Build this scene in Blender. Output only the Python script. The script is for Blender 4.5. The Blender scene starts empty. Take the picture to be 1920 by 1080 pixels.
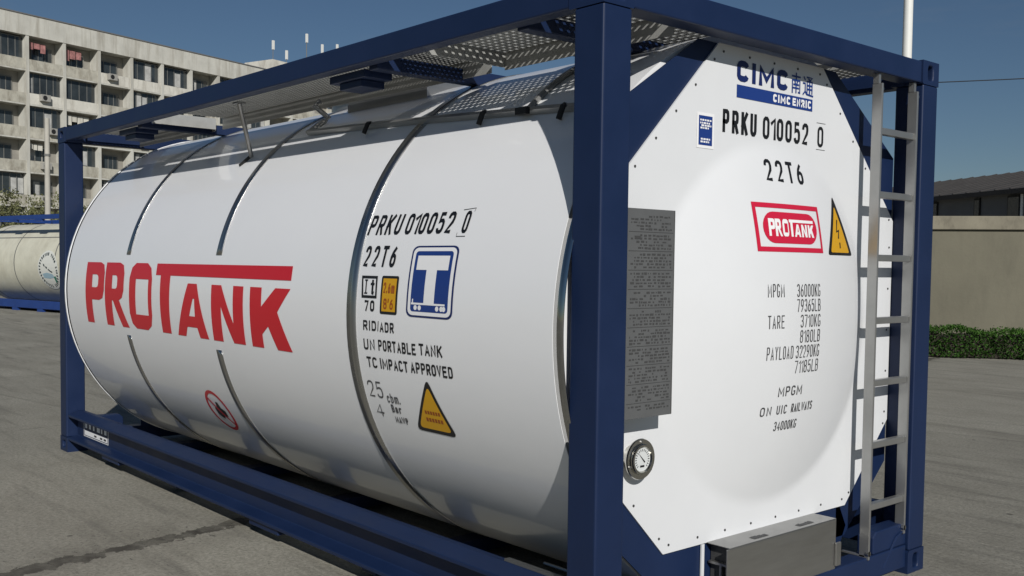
import bpy, bmesh, math, random
from mathutils import Vector, Matrix
R = math.radians
random.seed(7)
scene = bpy.context.scene
COL = scene.collection

# ------------------------------------------------------------------ camera
cam = bpy.data.cameras.new('camera')
cam.sensor_width = 36.0
cam.lens = 35.445
cam.shift_x = 0.00114
cam.shift_y = 0.02406
cam.clip_start = 0.05
cam.clip_end = 3000
co = bpy.data.objects.new('camera', cam)
COL.objects.link(co)
co.location = (2.49305, -2.57243, 1.55257)
co.rotation_euler = (1.522504, -0.0123366, 0.8575727)
scene.camera = co

# ------------------------------------------------------------------ sky, sun, exposure
SUN_EL, SUN_ROT, SUN_POWER, SKY_POWER = R(29.5), R(118.8), 3.95, 0.0355
w = bpy.data.worlds.new('World')
scene.world = w
w.use_nodes = True
nt = w.node_tree
bg = nt.nodes['Background']
sky = nt.nodes.new('ShaderNodeTexSky')
sky.sky_type = 'NISHITA'
sky.sun_disc = False
sky.sun_elevation = SUN_EL
sky.sun_rotation = SUN_ROT
sky.air_density = 1.0
sky.dust_density = 0.0
sky.ozone_density = 5.0
tc = nt.nodes.new('ShaderNodeTexCoord')
mp = nt.nodes.new('ShaderNodeMapping')
mp.inputs['Scale'].default_value = (2.2, 3.0, 14.0)
mp.inputs['Rotation'].default_value = (0.18, 0.1, 0.5)
ns = nt.nodes.new('ShaderNodeTexNoise')
ns.inputs['Scale'].default_value = 1.6
ns.inputs['Detail'].default_value = 7
ns.inputs['Roughness'].default_value = 0.62
rp = nt.nodes.new('ShaderNodeValToRGB')
rp.color_ramp.elements[0].position = 0.54
rp.color_ramp.elements[0].color = (0, 0, 0, 1)
rp.color_ramp.elements[1].position = 0.80
rp.color_ramp.elements[1].color = (0.20, 0.20, 0.20, 1)
mx = nt.nodes.new('ShaderNodeMix')
mx.data_type = 'RGBA'
mx.inputs['B'].default_value = (5.2, 5.6, 6.2, 1)
nt.links.new(tc.outputs['Generated'], mp.inputs['Vector'])
nt.links.new(mp.outputs['Vector'], ns.inputs['Vector'])
nt.links.new(ns.outputs['Fac'], rp.inputs['Fac'])
nt.links.new(rp.outputs['Color'], mx.inputs['Factor'])
nt.links.new(sky.outputs['Color'], mx.inputs['A'])
nt.links.new(mx.outputs['Result'], bg.inputs['Color'])
bg.inputs['Strength'].default_value = SKY_POWER

sl = bpy.data.lights.new('sun', 'SUN')
sl.energy = SUN_POWER
sl.angle = R(0.5)
sl.color = (1.0, 0.97, 0.925)
so = bpy.data.objects.new('sun', sl)
COL.objects.link(so)
sun_dir = Vector((math.sin(SUN_ROT) * math.cos(SUN_EL), math.cos(SUN_ROT) * math.cos(SUN_EL), math.sin(SUN_EL)))
so.rotation_euler = sun_dir.to_track_quat('Z', 'Y').to_euler()
so.location = sun_dir * 30

scene.view_settings.view_transform = 'Standard'
scene.view_settings.look = 'None'
scene.view_settings.exposure = 0.0
scene.view_settings.gamma = 1.0

# ------------------------------------------------------------------ materials
MATS = {}


def mat(name, col, rough=0.5, metal=0.0, coat=0.0, noise=0.0, nscale=4.0, bump=0.0, bscale=20.0, bdist=0.01,
        stain=None, spec=None, stretch=(1, 1, 1), rvar=0.0):
    """a principled material; noise = lightness variation, stain = (colour, amount, scale, stretch)"""
    m = bpy.data.materials.new(name)
    m.use_nodes = True
    t = m.node_tree
    b = t.nodes['Principled BSDF']
    b.inputs['Base Color'].default_value = (*col, 1)
    b.inputs['Roughness'].default_value = rough
    b.inputs['Metallic'].default_value = metal
    b.inputs['Coat Weight'].default_value = coat
    b.inputs['Coat Roughness'].default_value = 0.04
    if spec is not None:
        b.inputs['Specular IOR Level'].default_value = spec
    if noise or bump or stain or rvar:
        g = t.nodes.new('ShaderNodeNewGeometry')
        mpn = t.nodes.new('ShaderNodeMapping')
        mpn.inputs['Scale'].default_value = stretch
        t.links.new(g.outputs['Position'], mpn.inputs['Vector'])
        src = mpn.outputs['Vector']
    cur = None
    if noise:
        n = t.nodes.new('ShaderNodeTexNoise')
        n.inputs['Scale'].default_value = nscale
        n.inputs['Detail'].default_value = 8
        n.inputs['Roughness'].default_value = 0.65
        t.links.new(src, n.inputs['Vector'])
        r = t.nodes.new('ShaderNodeMapRange')
        r.inputs['From Min'].default_value = 0.3
        r.inputs['From Max'].default_value = 0.7
        r.inputs['To Min'].default_value = 1 - noise
        r.inputs['To Max'].default_value = 1 + noise
        t.links.new(n.outputs['Fac'], r.inputs['Value'])
        mu = t.nodes.new('ShaderNodeMix')
        mu.data_type = 'RGBA'
        mu.blend_type = 'MULTIPLY'
        mu.inputs['Factor'].default_value = 1
        mu.inputs['A'].default_value = (*col, 1)
        t.links.new(r.outputs['Result'], mu.inputs['B'])
        cur = mu.outputs['Result']
    if stain:
        sc, amt, ss, sst = stain
        mp2 = t.nodes.new('ShaderNodeMapping')
        mp2.inputs['Scale'].default_value = sst
        t.links.new(g.outputs['Position'], mp2.inputs['Vector'])
        n = t.nodes.new('ShaderNodeTexNoise')
        n.inputs['Scale'].default_value = ss
        n.inputs['Detail'].default_value = 6
        n.inputs['Roughness'].default_value = 0.7
        t.links.new(mp2.outputs['Vector'], n.inputs['Vector'])
        r = t.nodes.new('ShaderNodeMapRange')
        r.inputs['From Min'].default_value = 0.48
        r.inputs['From Max'].default_value = 0.72
        r.inputs['To Max'].default_value = amt
        t.links.new(n.outputs['Fac'], r.inputs['Value'])
        mu = t.nodes.new('ShaderNodeMix')
        mu.data_type = 'RGBA'
        t.links.new(r.outputs['Result'], mu.inputs['Factor'])
        if cur:
            t.links.new(cur, mu.inputs['A'])
        else:
            mu.inputs['A'].default_value = (*col, 1)
        mu.inputs['B'].default_value = (*sc, 1)
        cur = mu.outputs['Result']
    if cur:
        t.links.new(cur, b.inputs['Base Color'])
    if rvar:
        n = t.nodes.new('ShaderNodeTexNoise')
        n.inputs['Scale'].default_value = 3.0
        n.inputs['Detail'].default_value = 5
        t.links.new(src, n.inputs['Vector'])
        r = t.nodes.new('ShaderNodeMapRange')
        r.inputs['From Min'].default_value = 0.3
        r.inputs['From Max'].default_value = 0.7
        r.inputs['To Min'].default_value = rough - rvar
        r.inputs['To Max'].default_value = rough + rvar
        t.links.new(n.outputs['Fac'], r.inputs['Value'])
        t.links.new(r.outputs['Result'], b.inputs['Roughness'])
    if bump:
        n = t.nodes.new('ShaderNodeTexNoise')
        n.inputs['Scale'].default_value = bscale
        n.inputs['Detail'].default_value = 4
        t.links.new(src, n.inputs['Vector'])
        bp = t.nodes.new('ShaderNodeBump')
        bp.inputs['Strength'].default_value = bump
        bp.inputs['Distance'].default_value = bdist
        t.links.new(n.outputs['Fac'], bp.inputs['Height'])
        t.links.new(bp.outputs['Normal'], b.inputs['Normal'])
        if coat:
            t.links.new(bp.outputs['Normal'], b.inputs['Coat Normal'])
    MATS[name] = m
    return m


BLUE = mat('frame_blue_paint', (0.0072, 0.0185, 0.060), 0.50, spec=0.32, coat=0.05, noise=0.10, nscale=3, rvar=0.08)
WHITE = mat('white_tank_paint', (0.82, 0.825, 0.83), 0.30, coat=0.55, noise=0.015, nscale=1.5, bump=0.10, bscale=2.2, bdist=0.02,
            stretch=(0.5, 1, 1))
PANELW = mat('white_panel_paint', (0.70, 0.71, 0.72), 0.38, coat=0.2, noise=0.02, nscale=2.0)
STEEL = mat('polished_steel', (0.47, 0.47, 0.46), 0.28, metal=1.0, rvar=0.03)
RINGM = mat('mirror_steel', (0.40, 0.40, 0.395), 0.07, metal=1.0)
BRUSH = mat('brushed_steel', (0.36, 0.355, 0.34), 0.38, metal=0.9, noise=0.06, nscale=5, stretch=(1, 1, 8), rvar=0.05)
ALU = mat('ladder_aluminium', (0.36, 0.36, 0.35), 0.34, metal=0.75, noise=0.08, nscale=9)
ALU2 = mat('walkway_aluminium', (0.42, 0.42, 0.40), 0.5, metal=0.35, noise=0.12, nscale=7)
PLATE = mat('etched_plate', (0.13, 0.133, 0.134), 0.5, metal=0.25, noise=0.08, nscale=10)
ETCH = mat('etched_marks', (0.05, 0.05, 0.05), 0.6)
BLACK = mat('black_lettering', (0.008, 0.008, 0.009), 0.45)
GREYINK = mat('thin_black_lettering', (0.065, 0.065, 0.068), 0.5)
RED = mat('red_lettering', (0.56, 0.006, 0.016), 0.4, coat=0.2)
RED2 = mat('red_sticker', (0.55, 0.012, 0.045), 0.4)
STW = mat('white_sticker', (0.82, 0.82, 0.82), 0.4)
STB = mat('blue_sticker', (0.012, 0.04, 0.20), 0.4)
STN = mat('navy_sticker', (0.008, 0.018, 0.10), 0.4)
STY = mat('yellow_sticker', (0.62, 0.33, 0.008), 0.4)
STO = mat('orange_ink', (0.30, 0.07, 0.01), 0.5)
DARK = mat('dark_rubber_and_shade', (0.012, 0.012, 0.012), 0.7)  # also paints the shade in the rim gap
GLASSW = mat('gauge_dial_white', (0.62, 0.64, 0.63), 0.3)
CHROME = mat('gauge_rim_steel', (0.55, 0.54, 0.5), 0.18, metal=1.0)
CREAM = mat('cream_tank_paint', (0.60, 0.585, 0.475), 0.45, noise=0.10, nscale=2.5, stain=((0.42, 0.39, 0.30), 0.5, 2.0, (1, 1, 0.5)))
BLUE2 = mat('bright_blue_frame_paint', (0.012, 0.045, 0.20), 0.45, noise=0.12, nscale=3)
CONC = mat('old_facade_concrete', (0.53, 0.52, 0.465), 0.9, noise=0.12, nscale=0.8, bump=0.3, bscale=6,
           stain=((0.27, 0.245, 0.195), 0.7, 0.9, (1.6, 1.6, 0.16)))
CONC2 = mat('balcony_front_plaster', (0.45, 0.43, 0.36), 0.9, noise=0.20, nscale=1.2,
            stain=((0.14, 0.115, 0.08), 0.75, 1.1, (1.4, 1.4, 0.6)))
CONC3 = mat('painted_balcony_front', (0.62, 0.60, 0.53), 0.85, noise=0.12, nscale=1.2, stain=((0.25, 0.22, 0.17), 0.6, 1.2, (1.4, 1.4, 0.4)))
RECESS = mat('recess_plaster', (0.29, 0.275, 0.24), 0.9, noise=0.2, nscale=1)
WGLASS = mat('window_glass', (0.035, 0.042, 0.045), 0.12, spec=0.7, noise=0.5, nscale=0.7)
WFRAME = mat('window_frame_metal', (0.16, 0.16, 0.15), 0.5)
CURT = mat('curtain_cloth', (0.42, 0.42, 0.40), 0.9, noise=0.25, nscale=2)
LAUND = mat('hanging_cloth', (0.35, 0.16, 0.15), 0.9, noise=0.5, nscale=3)
ACM = mat('air_conditioner_casing', (0.33, 0.32, 0.29), 0.6, noise=0.1, nscale=4)
BEIGE = mat('rendered_wall_beige', (0.150, 0.140, 0.102), 0.92, noise=0.12, nscale=0.6, bump=0.25, bscale=18,
            stain=((0.095, 0.088, 0.066), 0.55, 0.8, (1.8, 1.8, 0.5)))
COPE = mat('wall_coping_stone', (0.22, 0.20, 0.15), 0.92, noise=0.15, nscale=1.5, stain=((0.09, 0.08, 0.06), 0.7, 2.2, (1.5, 1.5, 0.8)))
ROOFM = mat('grey_brown_roof_sheets', (0.050, 0.046, 0.043), 0.9, noise=0.2, nscale=1.2, stain=((0.028, 0.026, 0.024), 0.5, 1.0, (1, 1, 1)))
WALLG = mat('warehouse_grey_wall', (0.14, 0.14, 0.14), 0.9, noise=0.12, nscale=1.0)
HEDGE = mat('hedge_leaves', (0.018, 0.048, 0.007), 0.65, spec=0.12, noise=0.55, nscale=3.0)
HEDGE2 = mat('hedge_leaves_sunlit', (0.040, 0.095, 0.014), 0.6, spec=0.15, noise=0.4, nscale=3.0)  # lighter green puts sunlight into the leaf colour
TWIG = mat('twigs', (0.035, 0.028, 0.02), 0.9)
LEAF = mat('tree_leaves', (0.125, 0.130, 0.055), 0.6, noise=0.5, nscale=1.2)
POLEW = mat('white_pole_paint', (0.72, 0.72, 0.68), 0.5, noise=0.05, nscale=3)
POLEC = mat('concrete_pole', (0.42, 0.40, 0.35), 0.9, noise=0.12, nscale=2)
CABLE = mat('cable_black', (0.02, 0.022, 0.025), 0.7)


def ground_material():
    m = bpy.data.materials.new('yard_concrete')
    m.use_nodes = True
    t = m.node_tree
    N = t.nodes.new
    L = t.links.new
    b = t.nodes['Principled BSDF']
    b.inputs['Roughness'].default_value = 0.9
    b.inputs['Specular IOR Level'].default_value = 0.25
    g = N('ShaderNodeNewGeometry')

    def noise(scale, detail, stretch=(1, 1, 1), rough=0.65, rot=0.0):
        mpn = N('ShaderNodeMapping')
        mpn.inputs['Scale'].default_value = stretch
        mpn.inputs['Rotation'].default_value = (0, 0, rot)
        L(g.outputs['Position'], mpn.inputs['Vector'])
        n = N('ShaderNodeTexNoise')
        n.inputs['Scale'].default_value = scale
        n.inputs['Detail'].default_value = detail
        n.inputs['Roughness'].default_value = rough
        L(mpn.outputs['Vector'], n.inputs['Vector'])
        return n.outputs['Fac']

    def rng(v, a, c, d, e):
        r = N('ShaderNodeMapRange')
        r.inputs['From Min'].default_value = a
        r.inputs['From Max'].default_value = c
        r.inputs['To Min'].default_value = d
        r.inputs['To Max'].default_value = e
        L(v, r.inputs['Value'])
        return r.outputs['Result']

    def mth(op, a, c=None):
        k = N('ShaderNodeMath')
        k.operation = op
        for i, v in enumerate((a, c)):
            if v is None:
                continue
            if isinstance(v, (int, float)):
                k.inputs[i].default_value = v
            else:
                L(v, k.inputs[i])
        return k.outputs[0]

    def mixc(f, a, c):
        k = N('ShaderNodeMix')
        k.data_type = 'RGBA'
        for nm, v in (('Factor', f), ('A', a), ('B', c)):
            if isinstance(v, tuple):
                k.inputs[nm].default_value = (*v, 1)
            elif isinstance(v, (int, float)):
                k.inputs[nm].default_value = v
            else:
                L(v, k.inputs[nm])
        return k.outputs['Result']
    sep = N('ShaderNodeSeparateXYZ')
    L(g.outputs['Position'], sep.inputs[0])
    X, Y = sep.outputs[0], sep.outputs[1]
    wob = mth('MULTIPLY', mth('SUBTRACT', noise(1.3, 4), 0.5), 0.16)
    # slab joints: across the yard every 4.2 m (through x = -3.05), along it every 5 m
    u = mth('ADD', mth('ADD', X, mth('MULTIPLY', Y, 0.20)), wob)
    uu = mth('DIVIDE', mth('ADD', u, 3.02), 4.2)
    vv = mth('DIVIDE', mth('ADD', mth('ADD', Y, mth('MULTIPLY', X, -0.16)), 2.9), 5.0)
    du = mth('ABSOLUTE', mth('SUBTRACT', uu, mth('ROUND', uu)))
    dv = mth('ABSOLUTE', mth('SUBTRACT', vv, mth('ROUND', vv)))
    du = mth('MULTIPLY', du, 4.2)
    dv = mth('MULTIPLY', dv, 5.0)
    cell = N('ShaderNodeCombineXYZ')
    L(mth('FLOOR', uu), cell.inputs[0])
    L(mth('FLOOR', vv), cell.inputs[1])
    wn = N('ShaderNodeTexWhiteNoise')
    wn.noise_dimensions = '2D'
    L(cell.outputs[0], wn.inputs['Vector'])
    tone = rng(wn.outputs['Value'], 0, 1, 0.86, 1.08)
    c = mixc(rng(noise(0.5, 6), 0.35, 0.65, 0, 1), (0.295, 0.282, 0.235), (0.385, 0.370, 0.312))
    c = mixc(rng(noise(0.32, 7, (1.0, 3.4, 1), 0.7, 0.5), 0.50, 0.72, 0, 0.75), c, (0.160, 0.150, 0.122))
    c = mixc(rng(noise(2.2, 6, (1, 2.4, 1), 0.7, 0.5), 0.52, 0.75, 0, 0.50), c, (0.165, 0.157, 0.133))
    c = mixc(rng(noise(38, 5, (1, 1, 1), 0.75), 0.38, 0.64, 0, 0.62), c, (0.150, 0.141, 0.114))
    k = N('ShaderNodeMix')
    k.data_type = 'RGBA'
    k.blend_type = 'MULTIPLY'
    k.inputs['Factor'].default_value = 1
    L(c, k.inputs['A'])
    L(tone, k.inputs['B'])
    c = k.outputs['Result']
    tyre = noise(1.1, 6, (0.55, 5.5, 1), 0.6, -0.42)
    c = mixc(rng(tyre, 0.54, 0.70, 0, 0.55), c, (0.110, 0.104, 0.089))
    c = mixc(rng(noise(0.9, 6, (0.8, 4.0, 1), 0.7, -0.35), 0.58, 0.74, 0, 0.45), c, (0.40, 0.385, 0.33))
    c = mixc(rng(noise(62, 3, (1, 1, 1), 0.6), 0.55, 0.70, 0, 0.6), c, (0.085, 0.08, 0.068))
    # worn joints
    rag = noise(5.0, 6, (1, 1, 1), 0.75)
    w1 = mth('MULTIPLY', rng(rag, 0.36, 0.64, 0.012, 0.125), 1.0)
    main = rng(mth('ABSOLUTE', uu), 0.4, 0.6, 1.0, 0.28)
    j1 = mth('MULTIPLY', mth('LESS_THAN', du, mth('MULTIPLY', w1, main)), main)
    j2 = mth('LESS_THAN', dv, mth('MULTIPLY', w1, 0.30))
    jt = mth('MAXIMUM', j1, mth('MULTIPLY', j2, 0.30))
    c = mixc(mth('MULTIPLY', jt, rng(noise(7.0, 5), 0.40, 0.60, 0.55, 0.98)), c, (0.050, 0.046, 0.038))
    # broad dirt along the joints
    halo = mth('MULTIPLY', rng(du, 0.0, 0.38, 1, 0), rng(noise(2.6, 6), 0.42, 0.66, 0, 0.6))
    c = mixc(mth('MULTIPLY', halo, main), c, (0.125, 0.117, 0.097))
    spk = mth('MULTIPLY', mth('GREATER_THAN', noise(11.0, 3, (1, 2.2, 1)), 0.655), rng(du, 0.05, 0.75, 0.75, 0))
    c = mixc(mth('MULTIPLY', spk, main), c, (0.06, 0.056, 0.048))
    # small dark chips
    vo = N('ShaderNodeTexVoronoi')
    vo.inputs['Scale'].default_value = 3.1
    L(g.outputs['Position'], vo.inputs['Vector'])
    chip = mth('MULTIPLY', mth('LESS_THAN', vo.outputs['Distance'], rng(noise(1.7, 3), 0.5, 0.7, 0.0, 0.085)), 0.7)
    c = mixc(chip, c, (0.045, 0.041, 0.035))
    L(c, b.inputs['Base Color'])
    bp = N('ShaderNodeBump')
    bp.inputs['Strength'].default_value = 0.55
    bp.inputs['Distance'].default_value = 0.012
    h = mth('ADD', noise(30, 6, (1, 1, 1), 0.75), mth('MULTIPLY', jt, -1.6))
    L(h, bp.inputs['Height'])
    L(bp.outputs['Normal'], b.inputs['Normal'])
    return m


# ------------------------------------------------------------------ mesh helpers
class MB:
    """collects shapes of one object"""

    def __init__(s):
        s.v, s.f = [], []

    def face(s, pts):
        n = len(s.v)
        s.v += [tuple(p) for p in pts]
        s.f.append(tuple(range(n, n + len(pts))))
        return s

    def box(s, x0, x1, y0, y1, z0, z1, M=None):
        P = [(x, y, z) for z in (z0, z1) for y in (y0, y1) for x in (x0, x1)]
        if M is not None:
            P = [tuple(M @ Vector(p)) for p in P]
        n = len(s.v)
        s.v += P
        for q in ((0, 2, 3, 1), (4, 5, 7, 6), (0, 1, 5, 4), (2, 6, 7, 3), (0, 4, 6, 2), (1, 3, 7, 5)):
            s.f.append(tuple(n + i for i in q))
        return s

    def prism(s, poly, a, b, axis):
        """polygon in the plane normal to axis, extruded from a to b (axis 0: (y,z), 1: (x,z), 2: (x,y))"""
        def P(p, h):
            return ((h, p[0], p[1]), (p[0], h, p[1]), (p[0], p[1], h))[axis]
        n = len(s.v)
        k = len(poly)
        s.v += [P(p, a) for p in poly] + [P(p, b) for p in poly]
        s.f.append(tuple(n + i for i in range(k)))
        s.f.append(tuple(n + k + i for i in reversed(range(k))))
        for i in range(k):
            j = (i + 1) % k
            s.f.append((n + j, n + i, n + k + i, n + k + j))
        return s

    def tube(s, pts, r, seg=8, caps=True, r1=None):
        pts = [Vector(p) for p in pts]
        n0 = len(s.v)
        m = len(pts)
        up = None
        for i, p in enumerate(pts):
            d = (pts[min(i + 1, m - 1)] - pts[max(i - 1, 0)]).normalized()
            a = d.orthogonal().normalized() if up is None else (up - d * up.dot(d)).normalized()
            up = a
            b = d.cross(a)
            rr = r if r1 is None else r + (r1 - r) * i / (m - 1)
            for k in range(seg):
                t = 2 * math.pi * k / seg
                s.v.append(tuple(p + a * (rr * math.cos(t)) + b * (rr * math.sin(t))))
        for i in range(m - 1):
            for k in range(seg):
                k2 = (k + 1) % seg
                s.f.append((n0 + i * seg + k, n0 + i * seg + k2, n0 + (i + 1) * seg + k2, n0 + (i + 1) * seg + k))
        if caps:
            s.f.append(tuple(n0 + k for k in reversed(range(seg))))
            s.f.append(tuple(n0 + (m - 1) * seg + k for k in range(seg)))
        return s

    def build(s, name, material, parent=None, smooth=False, bevel=0.0, local=False, solid=0.0, seg=2):
        me = bpy.data.meshes.new(name)
        me.from_pydata(s.v, [], s.f)
        bm = bmesh.new()
        bm.from_mesh(me)
        bmesh.ops.recalc_face_normals(bm, faces=bm.faces)
        bm.to_mesh(me)
        bm.free()
        return link(name, me, material, parent, smooth, bevel, local, solid, seg)


def link(name, me, material, parent=None, smooth=False, bevel=0.0, local=False, solid=0.0, seg=2):
    me.materials.append(material)
    o = bpy.data.objects.new(name, me)
    COL.objects.link(o)
    if smooth:
        for p in me.polygons:
            p.use_smooth = True
        if smooth != 'all':
            me.set_sharp_from_angle(angle=R(35))
    if parent:
        o.parent = parent
        if not local:
            root = parent
            Mx = Matrix.Identity(4)
            while root is not None:
                Mx = root.matrix_basis_world if False else (root.matrix_parent_inverse @ root.matrix_basis @ Mx if root.parent else root.matrix_basis @ Mx)
                root = root.parent
            o.matrix_parent_inverse = Mx.inverted()
    if solid:
        md = o.modifiers.new('solid', 'SOLIDIFY')
        md.thickness = solid
        md.offset = 0
    if bevel:
        md = o.modifiers.new('bevel', 'BEVEL')
        md.width = bevel
        md.segments = seg
        md.limit_method = 'ANGLE'
        md.angle_limit = R(40)
        md.harden_normals = False
    return o


def empty(name, loc, rz=0.0):
    o = bpy.data.objects.new(name, None)
    o.empty_display_size = 0.3
    COL.objects.link(o)
    o.location = loc
    o.rotation_euler = (0, 0, rz)
    return o


def tag(o, label=None, cat=None, group=None, kind=None):
    for k, v in (('label', label), ('category', cat), ('group', group), ('kind', kind)):
        if v:
            o[k] = v
    return o


def dup(o, parent=None):
    c = o.copy()
    COL.objects.link(c)
    if parent is not None:
        c.parent = parent
    return c


# ------------------------------------------------------------------ flat marks (lettering, stickers) mapped onto a surface
SQ = [(0, .2), (0, .8), (.08, .92), (.3, 1), (.7, 1), (.92, .92), (1, .8), (1, .2), (.92, .08), (.7, 0), (.3, 0), (.08, .08), (0, .2)]
TOPP = [(0, 0), (0, 1), (.7, 1), (.94, .94), (1, .82), (1, .66), (.94, .53), (.7, .46), (0, .46)]
GL = {
    'A': [[(0, 0), (.5, 1), (1, 0)], [(.2, .3), (.8, .3)]],
    'B': [[(0, 0), (0, 1), (.65, 1), (.9, .94), (.95, .82), (.95, .68), (.85, .56), (.65, .52), (0, .52)], [(.65, .52), (.92, .45), (1, .34), (1, .16), (.92, .05), (.68, 0), (0, 0)]],
    'C': [[(1, .8), (.92, .92), (.7, 1), (.3, 1), (.08, .92), (0, .8), (0, .2), (.08, .08), (.3, 0), (.7, 0), (.92, .08), (1, .2)]],
    'D': [[(0, 0), (0, 1), (.6, 1), (.9, .93), (1, .78), (1, .22), (.9, .07), (.6, 0), (0, 0)]],
    'E': [[(1, 1), (0, 1), (0, 0), (1, 0)], [(0, .52), (.8, .52)]],
    'G': [[(1, .8), (.92, .92), (.7, 1), (.3, 1), (.08, .92), (0, .8), (0, .2), (.08, .08), (.3, 0), (.7, 0), (.92, .08), (1, .2), (1, .42), (.6, .42)]],
    'I': [[(.5, 0), (.5, 1)]],
    'K': [[(0, 0), (0, 1)], [(1, 1), (0, .38)], [(.34, .6), (1, 0)]],
    'L': [[(0, 1), (0, 0), (1, 0)]],
    'M': [[(0, 0), (0, 1), (.5, .25), (1, 1), (1, 0)]],
    'N': [[(0, 0), (0, 1), (1, 0), (1, 1)]],
    'O': [SQ], '0': [SQ],
    'P': [TOPP],
    'R': [TOPP, [(.5, .46), (1, 0)]],
    'S': [[(1, .8), (.92, .93), (.7, 1), (.3, 1), (.08, .93), (0, .8), (0, .7), (.1, .58), (.9, .42), (1, .3), (1, .2), (.92, .07), (.7, 0), (.3, 0), (.08, .07), (0, .2)]],
    'T': [[(0, 1), (1, 1)], [(.5, 1), (.5, 0)]],
    'U': [[(0, 1), (0, .2), (.08, .08), (.3, 0), (.7, 0), (.92, .08), (1, .2), (1, 1)]],
    'V': [[(0, 1), (.5, 0), (1, 1)]],
    'W': [[(0, 1), (.25, 0), (.5, .75), (.75, 0), (1, 1)]],
    'Y': [[(0, 1), (.5, .5), (1, 1)], [(.5, .5), (.5, 0)]],
    '1': [[(.15, .8), (.6, 1), (.6, 0)]],
    '2': [[(0, .74), (0, .82), (.08, .93), (.3, 1), (.7, 1), (.93, .93), (1, .8), (1, .7), (.9, .52), (0, 0), (1, 0)]],
    '3': [[(0, .82), (.1, .94), (.3, 1), (.7, 1), (.92, .93), (.97, .8), (.97, .68), (.88, .57), (.65, .53), (.35, .53)], [(.65, .53), (.92, .45), (1, .32), (1, .18), (.92, .07), (.7, 0), (.3, 0), (.08, .07), (0, .2)]],
    '4': [[(.75, 0), (.75, 1), (0, .28), (1, .28)]],
    '5': [[(.95, 1), (.1, 1), (.05, .55), (.3, .63), (.7, .63), (.93, .54), (1, .42), (1, .2), (.92, .08), (.7, 0), (.3, 0), (.08, .08), (0, .2)]],
    '6': [[(.85, 1), (.3, .72), (.05, .45), (0, .2), (.08, .08), (.3, 0), (.7, 0), (.92, .08), (1, .2), (1, .36), (.92, .48), (.7, .55), (.3, .55), (.06, .42)]],
    '7': [[(0, 1), (1, 1), (.35, 0)]],
    '8': [[(.3, .53), (.08, .6), (.03, .7), (.03, .82), (.1, .94), (.3, 1), (.7, 1), (.9, .94), (.97, .82), (.97, .7), (.92, .6), (.7, .53), (.3, .53)], [(.3, .53), (.08, .45), (0, .34), (0, .17), (.08, .06), (.3, 0), (.7, 0), (.92, .06), (1, .17), (1, .34), (.92, .45), (.7, .53)]],
    '9': [[(.15, 0), (.7, .28), (.95, .55), (1, .8), (.92, .92), (.7, 1), (.3, 1), (.08, .92), (0, .8), (0, .64), (.08, .52), (.3, .45), (.7, .45), (.94, .58)]],
    '/': [[(.1, 0), (.9, 1)]], '.': [[(.4, 0), (.4, .07)]], '-': [[(.1, .5), (.9, .5)]],
    "'": [[(.5, 1), (.45, .75)]],
    'a': [[(.05, .6), (.3, .68), (.75, .66), (.9, .55), (.9, 0)], [(.9, .4), (.3, .38), (.05, .3), (.05, .08), (.3, 0), (.7, .03), (.9, .15)]],
    'b': [[(0, 1), (0, 0), (.65, 0), (.92, .1), (.95, .25), (.95, .45), (.9, .6), (.65, .68), (0, .68)]],
    'c': [[(.95, .55), (.7, .68), (.25, .68), (.03, .52), (.03, .15), (.25, 0), (.7, 0), (.95, .12)]],
    'm': [[(0, 0), (0, .68), (.4, .68), (.5, .6), (.5, 0)], [(.5, .6), (.6, .68), (.9, .68), (1, .58), (1, 0)]],
    'r': [[(.1, 0), (.1, .68)], [(.1, .5), (.45, .66), (.85, .66)]],
    'i': [[(.5, 0), (.5, .66)], [(.5, .82), (.5, .92)]],
    't': [[(.4, 1), (.4, .15), (.55, 0), (.85, 0)], [(.1, .68), (.8, .68)]],
    '南': [[(.06, .86), (.94, .86)], [(.5, 1.02), (.5, .66)], [(.08, 0), (.08, .66), (.92, .66), (.92, .02), (.78, .04)], [(.36, .6), (.42, .48)], [(.64, .6), (.58, .48)], [(.24, .43), (.76, .43)], [(.22, .25), (.78, .25)], [(.5, .43), (.5, .02)]],
    '通': [[(.06, .94), (.18, .82)], [(.0, .62), (.2, .62), (.2, .2), (.0, .03)], [(.2, .2), (.36, .05), (1, 0)], [(.38, .96), (.92, .96), (.72, .82)], [(.54, .88), (.72, .78)], [(.4, .12), (.4, .74), (.92, .74), (.92, .14)], [(.4, .53), (.92, .53)], [(.4, .33), (.92, .33)], [(.66, .74), (.66, .12)]],
}


on_end_ref = [None]


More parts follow.
